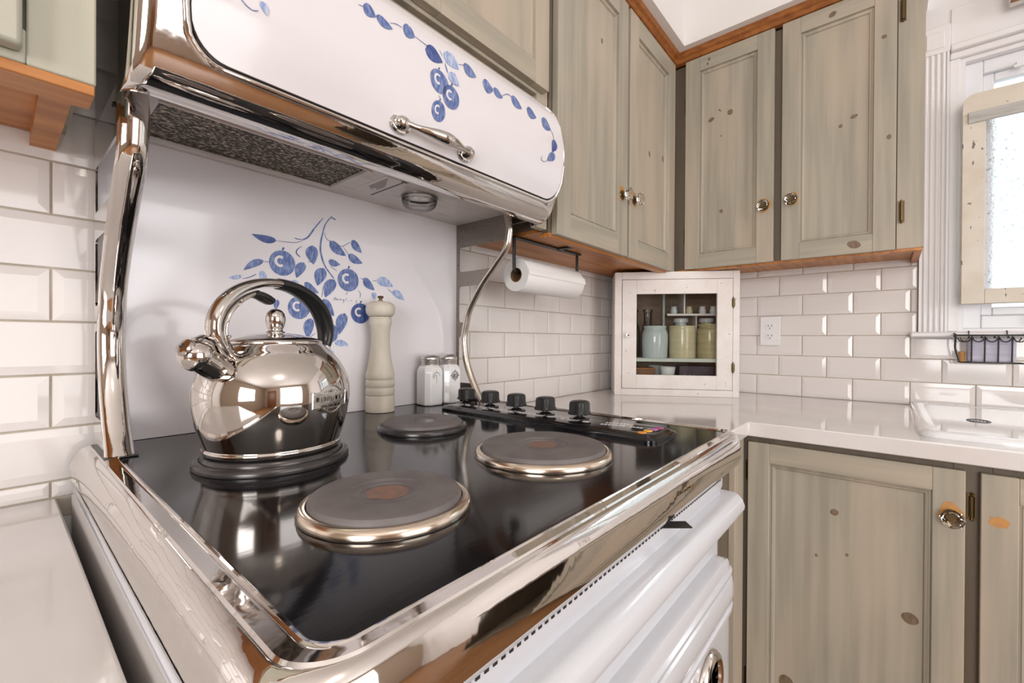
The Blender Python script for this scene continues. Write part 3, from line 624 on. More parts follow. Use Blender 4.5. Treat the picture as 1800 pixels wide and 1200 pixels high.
BS = [[0.0042, [[-1.5504, 1.3843], [-1.5651, 1.3632], [-1.5723, 1.3362], [-1.5753, 1.3153], [-1.5732, 1.2979], [-1.5647, 1.276], [-1.5458, 1.2532]]], [0.0031, [[-1.5526, 1.3807], [-1.5422, 1.3782]]], [0.0015, [[-1.5676, 1.346], [-1.5623, 1.3342], [-1.5529, 1.3301]]], [0.0038, [[-1.5699, 1.3755], [-1.5858, 1.3539], [-1.6008, 1.3311], [-1.6107, 1.3244]]], [0.002, [[-1.6107, 1.3244], [-1.6204, 1.3231], [-1.6276, 1.3243]]], [0.001, [[-1.6045, 1.3267], [-1.6252, 1.3157], [-1.6599, 1.3129]]], [0.0013, [[-1.5379, 1.3254], [-1.5267, 1.3246], [-1.5082, 1.3371]]], [0.0013, [[-1.5267, 1.3246], [-1.5124, 1.309]]], [0.0027, [[-1.6131, 1.3104], [-1.6227, 1.3015], [-1.6234, 1.2941], [-1.6161, 1.2885]]], [0.0014, [[-1.6839, 1.2698], [-1.6741, 1.2707]]], [0.0018, [[-1.7201, 1.2335], [-1.7069, 1.2383], [-1.6966, 1.2447]]], [0.0012, [[-1.569, 1.2358], [-1.5718, 1.2118]]], [0.0016, [[-1.4901, 1.2339], [-1.484, 1.2263], [-1.4855, 1.2166]]], [0.0017, [[-1.4842, 1.2605], [-1.4766, 1.2585]]], [0.0014, [[-1.4534, 1.2577], [-1.4439, 1.2592]]], [0.0015, [[-1.4144, 1.2436], [-1.4008, 1.2346]]], [0.0012, [[-1.5931, 1.2836], [-1.6006, 1.2801]]], [0.0013, [[-1.5554, 1.2785], [-1.539, 1.2702]]], [0.0012, [[-1.6, 1.1256], [-1.5849, 1.1371]]], [0.0013, [[-1.4929, 1.2119], [-1.4944, 1.2037]]], [0.0011, [[-1.5149, 1.2277], [-1.5183, 1.2207]]]]
HL = [[-1.6747, 1.5974, -1.6551, 1.5896, 0.0214, 1], [-1.6548, 1.5926, -1.6272, 1.587, 0.017, 1], [-1.6066, 1.6052, -1.585, 1.5981, 0.0253, 1], [-1.5668, 1.588, -1.5307, 1.5836, 0.0292, 0], [-1.5266, 1.6032, -1.4938, 1.5896, 0.0288, 2], [-1.4809, 1.6061, -1.4508, 1.5964, 0.0245, 1], [-1.4348, 1.5944, -1.4071, 1.5916, 0.0272, 1], [-1.4063, 1.5959, -1.3809, 1.5881, 0.0189, 1], [-1.3534, 1.6037, -1.322, 1.5911, 0.0232, 1], [-1.3056, 1.5989, -1.2745, 1.5912, 0.0242, 1], [-1.2549, 1.5978, -1.2241, 1.5835, 0.0284, 1], [-1.2136, 1.5644, -1.2256, 1.5343, 0.0198, 0], [-1.2133, 1.5304, -1.2412, 1.5119, 0.0184, 1], [-1.5204, 1.5709, -1.4988, 1.5568, 0.0225, 2], [-1.8101, 1.5198, -1.8027, 1.5071, 0.0083, 2]]
HD = [[-1.5419, 1.546, 0.0187, 0.0194], [-1.5164, 1.5308, 0.0183, 0.0187], [-1.5402, 1.4992, 0.0142, 0.0159]]
HS = [[0.0017, [[-1.6832, 1.5921], [-1.6744, 1.5939]]], [0.0017, [[-1.6311, 1.595], [-1.6201, 1.5999], [-1.6093, 1.6003]]], [0.0018, [[-1.586, 1.5996], [-1.555, 1.5954]]], [0.0016, [[-1.4936, 1.5996], [-1.4802, 1.6046]]], [0.0022, [[-1.3853, 1.5894], [-1.3653, 1.6033], [-1.3522, 1.6033]]], [0.0026, [[-1.2272, 1.586], [-1.2185, 1.5755], [-1.2171, 1.5622]]], [0.0021, [[-1.2197, 1.537], [-1.2178, 1.529]]], [0.0015, [[-1.2326, 1.5153], [-1.2518, 1.506], [-1.2618, 1.5091], [-1.2592, 1.5155]]], [0.0035, [[-1.5258, 1.5851], [-1.5228, 1.5698]]], [0.0016, [[-1.5351, 1.6041], [-1.5299, 1.5954]]], [0.0012, [[-1.5432, 1.5229], [-1.5389, 1.5199]]], [0.0011, [[-1.8407, 1.5173], [-1.8321, 1.5116], [-1.825, 1.5067], [-1.8179, 1.5054], [-1.8124, 1.5079]]]]
def leaf(mb, fn, x0, z0, x1, z1, w, m):
    dx, dz = x1-x0, z1-z0; L = math.hypot(dx, dz); nx, nz = -dz/L, dx/L; n = 10; up = []; dn = []
    for i in range(n+1):
        t = i/n; h = w*.5*(math.sin(PI*min(1, t**.72))**.85 if 0 < t < 1 else 0); bend = .10*L*math.sin(PI*t)*(1 if m != 1 else -1)
        cx, cz = x0+dx*t+nx*bend*.6, z0+dz*t+nz*bend*.6
        up.append((cx+nx*h, cz+nz*h)); dn.append((cx-nx*h, cz-nz*h))
    mb.grid([[fn(*p) for p in up], [fn((a[0]+b[0])/2, (a[1]+b[1])/2) for a, b in zip(up, dn)], [fn(*p) for p in dn]], m)
def stroke(mb, fn, pts, w, m, lift=0, taper=True):
    P = spline([(a, b, 0) for a, b in pts], 6); k = len(P); A = []; Bq = []
    for i in range(k):
        t = (P[min(i+1, k-1)]-P[max(i-1, 0)]).normalized(); ww = w*.5*((.35+.65*math.sin(PI*min(1, .15+.85*(1-i/(k-1))))) if taper else 1)
        A.append((P[i].x-t.y*ww, P[i].y+t.x*ww)); Bq.append((P[i].x+t.y*ww, P[i].y-t.x*ww))
    mb.grid([[fn(*p, lift) for p in A], [fn(*p, lift) for p in Bq]], m)
def berry(mb, fn, x, z, rx, rz, m):
    n = 28; rr = [[fn(x+rx*s*math.cos(2*PI*k/n), z+rz*s*math.sin(2*PI*k/n)) for k in range(n)] for s in (1, .6, .25)]
    mb.grid(rr, m, closed=True); o = len(mb.v)-n; mb.f.append(tuple(range(o, o+n))); mb.m.append(m)
    stroke(mb, fn, [(x-rx*.18+rx*.32*math.cos(a), z+rz*.12+rz*.36*math.sin(a)) for a in [math.radians(v) for v in (50, 90, 140, 180, 220, 270, 310)]], rx*.2, 3, .0002, False)
    stroke(mb, fn, [(x-rx*.02, z+rz*1.0), (x+rx*.1, z+rz*1.25)], rx*.16, 0)
mats4 = [m_bd, m_bm, m_bl, m_enamel]
def onback(x, z, l=0): return (x, YB-.0004-l, z)
mb = MB()
for s in BS: stroke(mb, onback, s[1], max(.0012, s[0]*.9), 1 if s[0] > .003 else 0)
for l in BL: leaf(mb, onback, *l[:5], l[5])
for i, d_ in enumerate(BD): berry(mb, onback, *d_, 0 if i == 3 else 1)
# faint cursive signature
sg = 'd a i s y l a n d'
x, z = -1.5469, 1.2078
for pts in ([(.0045,.0035),(.002,.004),(.0005,.002),(.002,.0003),(.0045,.001),(.005,.007)], [(.0095,.003),(.0075,.0035),(.0065,.0015),(.008,.0003),(.0095,.002),(.0105,.0003)], [(.0125,.003),(.013,.0003)], [(.0125,.005),(.0129,.0052)], [(.0175,.0035),(.0155,.003),(.0172,.0015),(.0152,.0003)],
            [(.0215,.003),(.0225,.001),(.0245,.003)], [(.0245,.003),(.0235,-.002),(.0205,-.005)], [(.030,.0065),(.0285,.002),(.0295,.0003)], [(.035,.002),(.0345,.0005)], [(.042,.003),(.0405,.001),(.042,.0005)]):
    stroke(mb, onback, [(x+a, z+b) for a, b in pts], .0009, 0, taper=False)
o = build('painted_flowers', mb, mats4, bp, smooth=0); o['label'] = 'blue hand-painted berries and leaves'
# ---- hood
hp = [(-.310,1.4037),(-.3245,1.4105),(-.3345,1.422),(-.3435,1.44),(-.358,1.477),(-.3655,1.515),(-.3668,1.5534),(-.3571,1.6085),(-.347,1.632),(-.335,1.650),(-.318,1.664),(-.298,1.672),(-.27,1.676)]
def yh(z): return interp(z, [b for a, b in hp], [a for a, b in hp])
HX0, HX1 = -1.921, -1.160
hood = build('hood', MB().box(HX0+.009, HX0+.0115, -.27, -.006, 1.412, 1.676).box(HX1-.018, HX1-.0155, -.27, -.006, 1.412, 1.676).box(HX0+.009, HX1-.0155, -.27, -.006, 1.670, 1.676).box(HX0+.012, HX1-.018, -.012, -.006, 1.44, 1.67), m_sheet, st)
hood['label'] = 'steel hood box joined to the stove by its uprights'
sp = spline([(a, b, 0) for a, b in hp], 5); NC = 44; rows = []
def endy(x):                                         # the front shell rounds back at both ends
    e = min(x-HX0, HX1-x); r = .022
    return 0 if e >= r else r-math.sqrt(max(0, r*r-(r-e)**2))
xs = [HX0, HX0+.001, HX0+.003, HX0+.006, HX0+.01, HX0+.015, HX0+.022]+[HX0+.022+(HX1-HX0-.044)*k/24 for k in range(1, 24)]+[HX1-.022, HX1-.015, HX1-.01, HX1-.006, HX1-.003, HX1-.001, HX1]
rows = []
for v in [Vector((-.286,1.4037,0)), Vector((-.298,1.4022,0))]+sp: rows.append([(x, v.x+endy(x), v.y) for x in xs])
rows.insert(0, [(x, -.286+endy(x)*.3, 1.434) for x in xs])
fs_ = build('hood_front', MB().grid(rows), m_chrome, hood, smooth=45); fs_['label'] = 'rolled chrome hood front'
for x0 in (HX0, HX1): build('end_cap', MB().add([(x0, v.x+.022, v.y) for v in sp]+[(x0, -.265, sp[-1].y), (x0, -.265, 1.404)], [tuple(range(len(sp)+2))]), m_chrome, hood, smooth=0)
DX0, DX1, DZ0, DZ1, DR = -1.876, -1.181, 1.440, 1.648, .040
def doorspan(z, k=0):
    e = min(z-DZ0-k, DZ1-k-z); r = DR-k; s = 0 if e >= r else r-math.sqrt(max(0, r*r-(r-max(e,0))**2))
    return DX0+k+s, DX1-k-s
def onhood(x, z, l=0): return (x, yh(z)-.0067-l, z)
zs = [DZ0+(DZ1-DZ0)*t for t in (0,.004,.012,.025,.045,.07,.1,.135,.2,.3,.4,.5,.6,.7,.8,.865,.9,.93,.955,.975,.988,.996,1)]
rows = []
for z in zs:
    a, b = doorspan(z); rows.append([(a+(b-a)*k/24, yh(z)-.006, z) for k in range(25)])
mb = MB().grid(rows)
edge = [(r[0][0], r[0][2]) for r in rows]+[(x, rows[-1][0][2]) for x in (rows[-1][6][0], rows[-1][12][0], rows[-1][18][0])]+[(r[-1][0], r[-1][2]) for r in reversed(rows)]+[(x, DZ0) for x in (rows[0][18][0], rows[0][12][0], rows[0][6][0])]
mb.grid([[(x, yh(z)-.006, z) for x, z in edge], [(x, yh(z)+.002, z) for x, z in edge]], closed=True)
hdr = build('hood_door', mb, m_enamel, hood, smooth=50); hdr['label'] = 'white enamel hood door'
mb = MB().tube([(x, yh(z)-.003, z) for x, z in [(x+(.0045 if x > -1.5 else -.0045), z+(.0045 if z > 1.54 else -.0045)*(1 if abs(z-1.544) > .08 else 0)) for x, z in edge]], .0042, 8, closed=True)
build('door_bead', mb, m_chrome, hood, smooth=60)
mb = MB().tube([(x, yh(z)-.0035, z) for x, z in edge], .0012, 6, closed=True)
build('door_gap', mb, m_dark, hdr)
mb = MB()
for s in HS: stroke(mb, onhood, s[1], max(.0012, s[0]*.8), 1)
for l in HL: leaf(mb, onhood, *l[:5], l[5])
for d_ in HD: berry(mb, onhood, *d_, 1)
o = build('painted_vine', mb, mats4, hdr, smooth=0); o['label'] = 'blue hand-painted vine'
# handle
hx0, hx1, hz = -1.606, -1.468, 1.457
mb = MB()
yb_ = yh(hz)-.006
for x in (hx0, hx1):
    mb.lathe([(0,.013),(.005,.0125),(.009,.010),(.011,.006),(.0115,.003),(.0145,.0025),(.015,0),(0,0)], n=24, sx=1.35).xf(lambda a, b, c: (a, b, c))
mb = MB()
for x in (hx0, hx1):
    q = MB().lathe([(0,.017),(.005,.0165),(.009,.013),(.0105,.008),(.011,.004),(.0140,.0035),(.0145,0),(0,0)], n=24, sx=1.3); q.xf(lambda a, b, c: (x+a, yb_-c, hz+b)); mb.add(q.v, q.f)
path = spline([(hx0, yb_-.011, hz), (hx0+.022, yb_-.018, hz-.003), (hx0+.05, yb_-.028, hz-.006), ((hx0+hx1)/2, yb_-.031, hz-.007), (hx1-.05, yb_-.028, hz-.006), (hx1-.022, yb_-.018, hz-.003), (hx1, yb_-.011, hz)], 6)
n = len(path); rr = [.0045+.0055*max(0, math.sin(PI*(i/(n-1)-.15)/.7))**1.2 if .15 < i/(n-1) < .85 else .0045 for i in range(n)]
mb.tube(path, rr, 14)
o = build('handle', mb, m_steel, hdr, smooth=60); o['label'] = 'shaped silver bail handle'
# underside
un = build('hood_underside', MB().box(HX0+.012, -1.872, -.284, YB, 1.434, 1.439).box(-1.570, HX1-.019, -.284, YB, 1.434, 1.439).box(-1.872, -1.570, -.284, -.208, 1.434, 1.439).box(-1.872, -1.570, -.064, YB, 1.434, 1.439), m_hoodu, hood)
flt = build('grease_filter', B(-1.872, -1.570, -.208, -.064, 1.437, 1.443), m_mesh, hood, smooth=0); flt['label'] = 'dark greasy metal mesh filter'
build('filter_lip', MB().box(-1.874, -1.568, -.066, -.061, 1.430, 1.4345).box(-1.571, -1.562, -.21, -.064, 1.431, 1.4345).box(-1.874, -1.568, -.212, -.208, 1.4315, 1.4345), m_hoodu, un)
build('front_flange', MB().box(HX0+.02, HX1-.02, -.296, -.268, 1.4275, 1.434), m_hoodu, un, bevel=.001)
lb = build('notice_plate', B(-1.533, -1.478, -.208, -.085, 1.4332, 1.4342), m_hoodu, un); mb = MB()
for k in range(5): mb.box(-1.523+k*.005, -1.5215+k*.005, -.20+.01*k, -.135+.006*(k % 3), 1.4328, 1.4333)
mb.box(-1.492, -1.489, -.205, -.09, 1.4327, 1.4333).box(-1.496, -1.484, -.209, -.205, 1.4327, 1.4333)
build('notice_print', mb, m_ink, lb, smooth=0)
cx, cy = -1.413, -.155
mb = MB(); prof = [(.0365,0),(.0368,-.010),(.036,-.016),(.031,-.023),(.020,-.028),(0,-.030)]
mb.lathe(prof, (cx, cy, 1.434), 48)
build('lens_brightener', MB().lathe([(.034,-.0006),(.02,-.0004),(0,-.0004)], (cx, cy, 1.434), 32, cap=False), m_milk, hood)  # white disc added behind the lens to make it look brighter
ln = build('lamp_lens', mb, m_lens, hood, smooth=60); ln['label'] = 'domed clear lamp lens'
build('lens_ring', MB().lathe([(.0375,-.003),(.0395,-.0025),(.040,0),(.036,0)], (cx, cy, 1.434), 40, cap=False), m_plate, ln)
build('lens_rib', MB().tube([(cx+.0372*math.cos(a*PI/20), cy+.0372*math.sin(a*PI/20), 1.4245) for a in range(40)], .0008, 5, closed=True), m_lens, ln)

# ================================================================ things on the stove
KX, KY, KZ = -1.767, -.306, G+.0162
kt = thing('kettle', (KX, KY, KZ), 'polished steel whistling kettle with black grip on the back left burner', 'kettle')
kprof = [(0,0),(.078,0),(.0815,.002),(.0825,.006),(.081,.009),(.0822,.013),(.0862,.026),(.0905,.042),(.0932,.058),(.0940,.072),(.0928,.085),(.0888,.0985),(.0828,.1105),(.0748,.1218),(.0665,.130),(.060,.1366),(.0565,.1395),(.0565,.137),(0,.137)]
kp = spline([(a, b, 0) for a, b in kprof[2:17]], 5)
def kr(z): return interp(z-KZ, [v.y for v in kp], [v.x for v in kp])
build('body', MB().lathe([(0,0),(.078,0)]+[(v.x, v.y) for v in kp]+[(.0565,.136),(0,.136)], (KX, KY, KZ), 96), m_steel, kt, smooth=60)
lid = build('lid', MB().lathe([(.0575,.1365),(.0585,.139),(.0575,.1415),(.054,.1435),(.045,.1465),(.032,.1495),(.018,.1515),(.010,.152),(0,.152)], (KX, KY, KZ), 64), m_steel, kt, smooth=50)
kb = build('lid_knob', MB().lathe([(.0115,.151),(.0118,.153),(.0095,.1545),(.0085,.156),(.0092,.1575),(.0108,.162),(.0122,.168),(.0122,.1725),(.0108,.178),(.0078,.182),(.004,.184),(0,.1845)], (KX, KY, KZ), 40), m_steel, lid, smooth=70)
KA = math.radians(203)                                        # azimuth of the spout
ca, sa_ = math.cos(KA), math.sin(KA)
def kl(a, b, z): return (KX+ca*a-sa_*b, KY+sa_*a+ca*b, KZ+z)    # a towards the spout, b sideways
# spout
def axis_lathe(prof, a0, z0, da, dz, n=36):
    L = math.hypot(da, dz); ux, uz = da/L, dz/L; mb = MB().lathe(prof, (0,0,0), n)
    return mb.xf(lambda x, y, t: kl(a0+ux*t-uz*x*.78, y*.78, z0+uz*t+ux*x*.78))
SD = (.819, .574)
sp_ = build('spout', axis_lathe([(.0235,0),(.023,.012),(.0215,.022),(.0205,.026),(.0195,.027),(0,.027)], .0540, .0875, *SD), m_steel, kt, smooth=50)
cap = build('whistle_cap', axis_lathe([(.0195,.026),(.0235,.0265),(.0240,.029),(.0222,.031),(.0195,.033),(.0195,.060),(.0225,.0605),(.0235,.064),(.0232,.068),(.0205,.074),(.0165,.078),(.0135,.0795),(.0135,.082),(.0115,.0845),(.0065,.0855),(.004,.0855),(.0035,.083),(0,.083)], .0540, .0875, *SD), m_steel, sp_, smooth=40)
build('whistle_hole', axis_lathe([(.0036,.0835),(0,.0838)], .0540, .0875, *SD, n=16), m_dark, cap)
# handle
hpts = [(.056,.119),(.066,.130),(.0735,.146),(.0745,.164),(.067,.184),(.051,.2015),(.028,.2135),(.002,.218),(-.026,.215),(-.051,.204),(-.070,.186),(-.0795,.164),(-.0805,.144),(-.0745,.127),(-.068,.117)]
hs_ = spline([(a*1.18, b, 0) for a, b in hpts], 6)
cut = next(i for i, v in enumerate(hs_) if v.x < -.002)
def arc(i0, i1, r, ell):
    return MB().tube([kl(v.x, 0, v.y) for v in hs_[i0:i1]], r, 14, ell=ell, up=(-sa_, ca, 0))
h1 = build('handle', arc(0, cut+1, .0075, (1.5, .85)), m_steel, kt, smooth=60)
end = len(hs_)-8
o = build('grip', arc(cut, end, [.0079+.0028*math.sin(PI*i/(end-cut-1)) for i in range(end-cut)], (1.45, .95)), m_black, h1, smooth=60); o['label'] = 'matte black handle grip'
build('handle_mount', arc(end-1, len(hs_), .0085, (1.55, .9)), m_steel, h1, smooth=60)
inner = [kl(v.x*.86, 0, .118+(v.y-.118)*.89) for v in hs_[2:cut-6]]
build('linkage', MB().tube(inner, .0036, 10, ell=(1.8, 1), up=(-sa_, ca, 0)), m_steel, h1, smooth=60)
tr = [kl(.040, 0, .199), kl(.030, 0, .200), kl(.018, 0, .197), kl(.010, 0, .194), kl(.005, 0, .197)]
o = build('trigger', MB().tube(spline(tr, 4), [.003+.0035*math.sin(PI*i/16) for i in range(17)], 10, ell=(1.6, 1), up=(-sa_, ca, 0)), m_black, h1, smooth=60); o['label'] = 'black thumb trigger'
for a, z in ((.058, .190), (.075, .146)): build('rivet', MB().lathe([(.0028,0),(.0024,.0016),(0,.0022)], n=10).xf(lambda x, y, t: kl(a+x, .0075+t, z+y)), m_steel, h1)
build('linkage_arm', MB().tube([kl(.082, 0, .136), kl(.092, 0, .143), kl(.102, 0, .146), kl(.110, 0, .142)], .0035, 8, ell=(2, .8), up=(-sa_, ca, 0)), m_steel, cap, smooth=60)
build('spout_strap', MB().tube([kl(.068, 0, .124), kl(.060, 0, .116), kl(.068, 0, .106), kl(.078, 0, .108)], .004, 8, ell=(2.2, .7), up=(-sa_, ca, 0)), m_steel, h1, smooth=60)
# badge on the belly
BA, BZ = math.atan2(-.930, .365), KZ+.068
def onk(s, t, l): z = BZ+t; r = kr(z)+l; a = BA+s/.094; return (KX+r*math.cos(a), KY+r*math.sin(a), z)
out = []
for sgn in (1, -1):
    seg_ = [(-.030,.0105),(-.018,.0105)]+[(-.018+.036*k/10, .0105+.0085*math.sin(PI*k/10)) for k in range(1, 10)]+[(.018,.0105),(.030,.0105)]
    out += [(x*sgn, z*sgn) for x, z in seg_]
n = len(out)
mb = MB().grid([[onk(s, t, .0002) for s, t in out], [onk(s, t, .0014) for s, t in out], [onk(s*.94, t*.90, .0018) for s, t in out], [onk(s*.91, t*.86, .0009) for s, t in out], [onk(s*.5, t*.5, .0009) for s, t in out]], closed=True)
mb.f.append(tuple(range(len(mb.v)-n, len(mb.v)))); mb.m.append(0)
bd_ = build('badge', mb, m_tin, kt, smooth=30); bd_['label'] = 'embossed shield-shaped badge'
mb = MB(); rnd = random.Random(3)
for row, (z, w, h) in enumerate(((.0105,.013,.003), (.0015,.024,.0055), (-.0075,.017,.0032), (-.0125,.009,.002))):
    s = -w
    while s < w:
        l = rnd.uniform(.0012, .0026); mb.add([onk(s, z-h/2, .0013), onk(s+l, z-h/2, .0013), onk(s+l, z+h/2*rnd.uniform(.3, 1), .0013), onk(s, z+h/2, .0013)], [(0,1,2,3)]); s += l+rnd.uniform(.0008, .0014)
o = build('badge_relief', mb, m_steel, bd_, smooth=0); o['kind'] = 'stuff'

# pepper mill
pm = thing('pepper_mill', (-1.455, -.0725, G), 'tall whitewashed wooden pepper mill beside the milk-glass shakers', 'pepper mill')
c = (-1.455, -.0725, G+.0004)
sq = lambda x, y, z: (x, y, G+.0004+(z-G-.0004)*.966)
build('body', MB().lathe([(0,0),(.0305,0),(.0315,.001),(.0315,.036),(.0305,.0375),(.0285,.0378),(.0308,.040),(.0316,.046),(.0312,.052),(.0290,.0555),(.0310,.058),(.0318,.064),(.0312,.070),(.0288,.0735),(.0305,.0755),(.0312,.080),(.0312,.086),(.030,.0905),(.0275,.101),(.0235,.125),(.0208,.150),(.0200,.168),(.0205,.182),(.0225,.195),(.0245,.2015),(.0245,.208),(.0235,.209),(.0235,.212),(.0245,.213),(.0245,.216),(0,.216)], c, 48).xf(sq), m_mill, pm, smooth=35)
hd_ = build('head', MB().lathe([(0,.2165),(.022,.2165),(.0265,.219),(.0305,.225),(.0318,.233),(.0310,.240),(.027,.247),(.019,.2515),(.008,.253),(0,.253)], c, 48).xf(sq), m_mill, pm, smooth=50)
build('finial', MB().lathe([(.0045,.253),(.0045,.256),(.0035,.257),(.0035,.259),(.0065,.2605),(.0070,.263),(.005,.265),(0,.2652)], c, 20).xf(sq), m_bronze, hd_)
# milk-glass shakers
def shaker(x, y, rz, label, mark):
    t = thing('shaker', (x, y, G+.0004), label, 'shaker', None, rz); t.scale = (1, 1, 1.06)
    def oct_(w, k): 
        a, b = w, w-k
        return [(a, -b), (a, b), (b, a), (-b, a), (-a, b), (-a, -b), (-b, -a), (b, -a)]
    rows = [[(px, py, z) for px, py in oct_(w, k)] for w, k, z in ((.0245,.010,0),(.0268,.0105,.002),(.0272,.0105,.006),(.0272,.0105,.074),(.0268,.011,.080),(.0248,.0115,.086),(.0210,.0105,.0905),(.0195,.009,.092))]
    mb = MB().grid(rows, closed=True); mb.f += [tuple(range(8))[::-1], tuple(range(len(mb.v)-8, len(mb.v)))]; mb.m += [0, 0]
    build('body', mb, m_milk, t, local=True, smooth=30, bevel=.003, seg=3)
    ld = build('lid', MB().lathe([(0,.0915),(.0215,.0915),(.0225,.0925),(.0215,.0945),(.0225,.0965),(.0215,.0985),(.0225,.1005),(.0215,.1025),(.0225,.1045),(.0225,.1075),(.0205,.1115),(.015,.1145),(.008,.116),(0,.1163)], (0,0,0), 36), m_tin, t, local=True, smooth=35)
    mb = MB()
    for k in range(9):
        a = 2*PI*k/8; r = .011 if k < 8 else 0; mb.lathe([(.0011,.0),(0,.0004)], (r*math.cos(a), r*math.sin(a), .1158 if r == 0 else .1152), 8)
    h = build('shaker_hole', mb, m_dark, ld, local=True); h['kind'] = 'stuff'
    mb = MB(); cz = .066; Y = -.0276
    def ring(r0, r1, a0, a1, n=20, sx=1):
        mb.grid([[(r*sx*math.cos(a0+(a1-a0)*k/n), Y, cz+r*math.sin(a0+(a1-a0)*k/n)) for k in range(n+1)] for r in (r0, r1)])
    if mark:
        ring(.0085, .0102, 0, 2*PI, 28, 1.05)
        for s in (1, -1): mb.add([(0, Y, cz+s*.0145), (.0018, Y, cz+s*.0112), (-.0018, Y, cz+s*.0112)], [(0,1,2)]); mb.add([(s*.0135, Y, cz), (s*.0105, Y, cz+.002), (s*.0105, Y, cz-.002)], [(0,1,2)])
        for i in range(5): ring(.0015+i*.0014, .0022+i*.0014, .4+i, 3.4+i*1.2, 8)
        for i in range(-2, 3): mb.add([(i*.003-.0006, Y, cz-.005), (i*.003+.0006, Y, cz-.005), (i*.003+.0009, Y, cz+.005), (i*.003-.0003, Y, cz+.005)], [(0,1,2,3)])
    else:
        ring(.0088, .0100, .25*PI, 1.12*PI, 18, 1.05); ring(.0088, .0097, .02*PI, .2*PI, 6, 1.05)
        for s in (1, -1): mb.add([(-.0012, Y, cz+s*.0128), (0, Y, cz+s*.0142), (.0012, Y, cz+s*.0128), (0, Y, cz+s*.0116)], [(0,1,2,3)])
        for i in range(3): ring(.002+i*.002, .0026+i*.002, 1.0+i*.7, 2.3+i*.7, 6)
        mb.add([(-.0004, Y, cz-.009), (.0004, Y, cz-.009), (.0004, Y, cz+.003), (-.0004, Y, cz+.003)], [(0,1,2,3)])
    e = build('emblem', mb, m_ink, t, local=True, smooth=0); e['label'] = 'dark grey printed medallion'
    return t
shaker(-1.315, -.0725, math.radians(-3), 'white milk-glass shaker with a half-worn printed emblem beside the pepper mill', False)
shaker(-1.2555, -.0725, math.radians(-3), 'white milk-glass shaker with a complete dark medallion next to the control knobs', True)

# paper towel under the cupboard
TX0, TX1, TY, TZ = -1.104, -.826, -.170, 1.300
pt = thing('paper_towel_roll', (-.965, TY, TZ-.044), 'white paper towel roll hanging under the wall cupboard', 'paper towel')
def alongx(prof, n=48, cap=True): return MB().lathe(prof, (0,0,0), n, cap=cap).xf(lambda x, y, t: (TX0+t, TY+x, TZ+y))
L = TX1-TX0
build('roll', alongx([(.0195,.001),(.0435,0),(.0445,.002),(.0445,L-.002),(.0435,L),(.0195,L-.001)], cap=False), m_paper, pt, smooth=40)
build('core', alongx([(.0195,L-.001),(.0195,.0005),(.0175,.0005),(.0175,L-.001)], cap=False), m_card, pt, smooth=40)
a = [math.radians(v) for v in (158, 163, 168, 173, 178, 183)]
build('loose_edge', MB().grid([[(x, TY+(.0449+.0003*k)*math.cos(t), TZ+(.0449+.0003*k)*math.sin(t)) for x in (TX0+.001, TX1+.003)] for k, t in enumerate(a)]), m_paper, pt, smooth=60)
th = thing('towel_holder', (-.965, TY, 1.27), 'black iron towel bar holding the paper roll', 'towel holder')
build('arm', MB().tube(spline([(-1.112, TY, 1.3995), (-1.112, TY, 1.36), (-1.112, TY, 1.325), (-1.110, TY, 1.312), (-1.098, TY, 1.3085)], 5), .0055, 10, ell=(1, .7)), m_iron, th)
build('rod', MB().tube([(-1.100, TY, 1.3085), (-.80, TY, 1.3085)], .0045, 10), m_iron, th)
build('arm', MB().tube([(-.80, TY, 1.3085), (-.80, TY, 1.3995)], .0045, 10), m_iron, th)
build('mounting_bar', MB().box(-1.118, -.79, TY-.010, TY+.010, 1.3965, 1.4015).box(-.92, -.90, TY-.055, TY, 1.3965, 1.4015), m_iron, th, bevel=.001)

# ================================================================ glass-door cabinet in the corner
TH = math.atan2(-.854, .52); OX, OY = -.445+.2275*.52+.1*.854, -.12-.2275*.854+.1*.52
sc_ = thing('corner_cabinet', (OX, OY, .9142), 'chipped white wooden cabinet with glass door standing in the counter corner', 'cabinet', None, TH)
W2, DP, HH = .2275, .1, .4755
def lb_(*a): return MB().box(*a)
build('side', lb_(-W2, -W2+.014, -DP+.014, DP, 0, HH), m_cab, sc_, local=True, bevel=.0015)
build('side', lb_(W2-.014, W2, -DP+.014, DP, 0, HH), m_cab, sc_, local=True, bevel=.0015)
build('top', lb_(-W2+.014, W2-.014, -DP+.014, DP, HH-.014, HH), m_cab, sc_, local=True)
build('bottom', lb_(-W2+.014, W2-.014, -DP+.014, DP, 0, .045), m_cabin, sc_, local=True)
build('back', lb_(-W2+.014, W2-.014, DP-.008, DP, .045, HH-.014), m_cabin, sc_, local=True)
for a, b in ((-W2, -.2005), (.204, W2)): build('frame_stile', lb_(a, b, -DP, -DP+.014, 0, HH), m_cab, sc_, local=True, bevel=.0012)
for a, b in ((0, .026), (.447, HH)): build('frame_rail', lb_(-.2005, .204, -DP, -DP+.014, a, b), m_cab, sc_, local=True, bevel=.0012)
dr = build('door', lb_(-.199, -.1455, -DP-.002, -DP+.013, .0275, .4455), m_cab, sc_, local=True, bevel=.001)
build('stile', lb_(.1475, .2025, -DP-.002, -DP+.013, .0275, .4455), m_cab, dr, local=True, bevel=.001)
for a, b in ((.0275, .080), (.3905, .4455)): build('rail', lb_(-.1455, .1475, -DP-.002, -DP+.013, a, b), m_cab, dr, local=True, bevel=.001)
build('glass_pane', lb_(-.1455, .1475, -DP+.004, -DP+.006, .080, .3905), m_cglass, dr, local=True)
def yl(prof, x, y, z, n=12): return MB().lathe(prof, (0,0,0), n).xf(lambda a, b, t: (x+a, y-t, z+b))
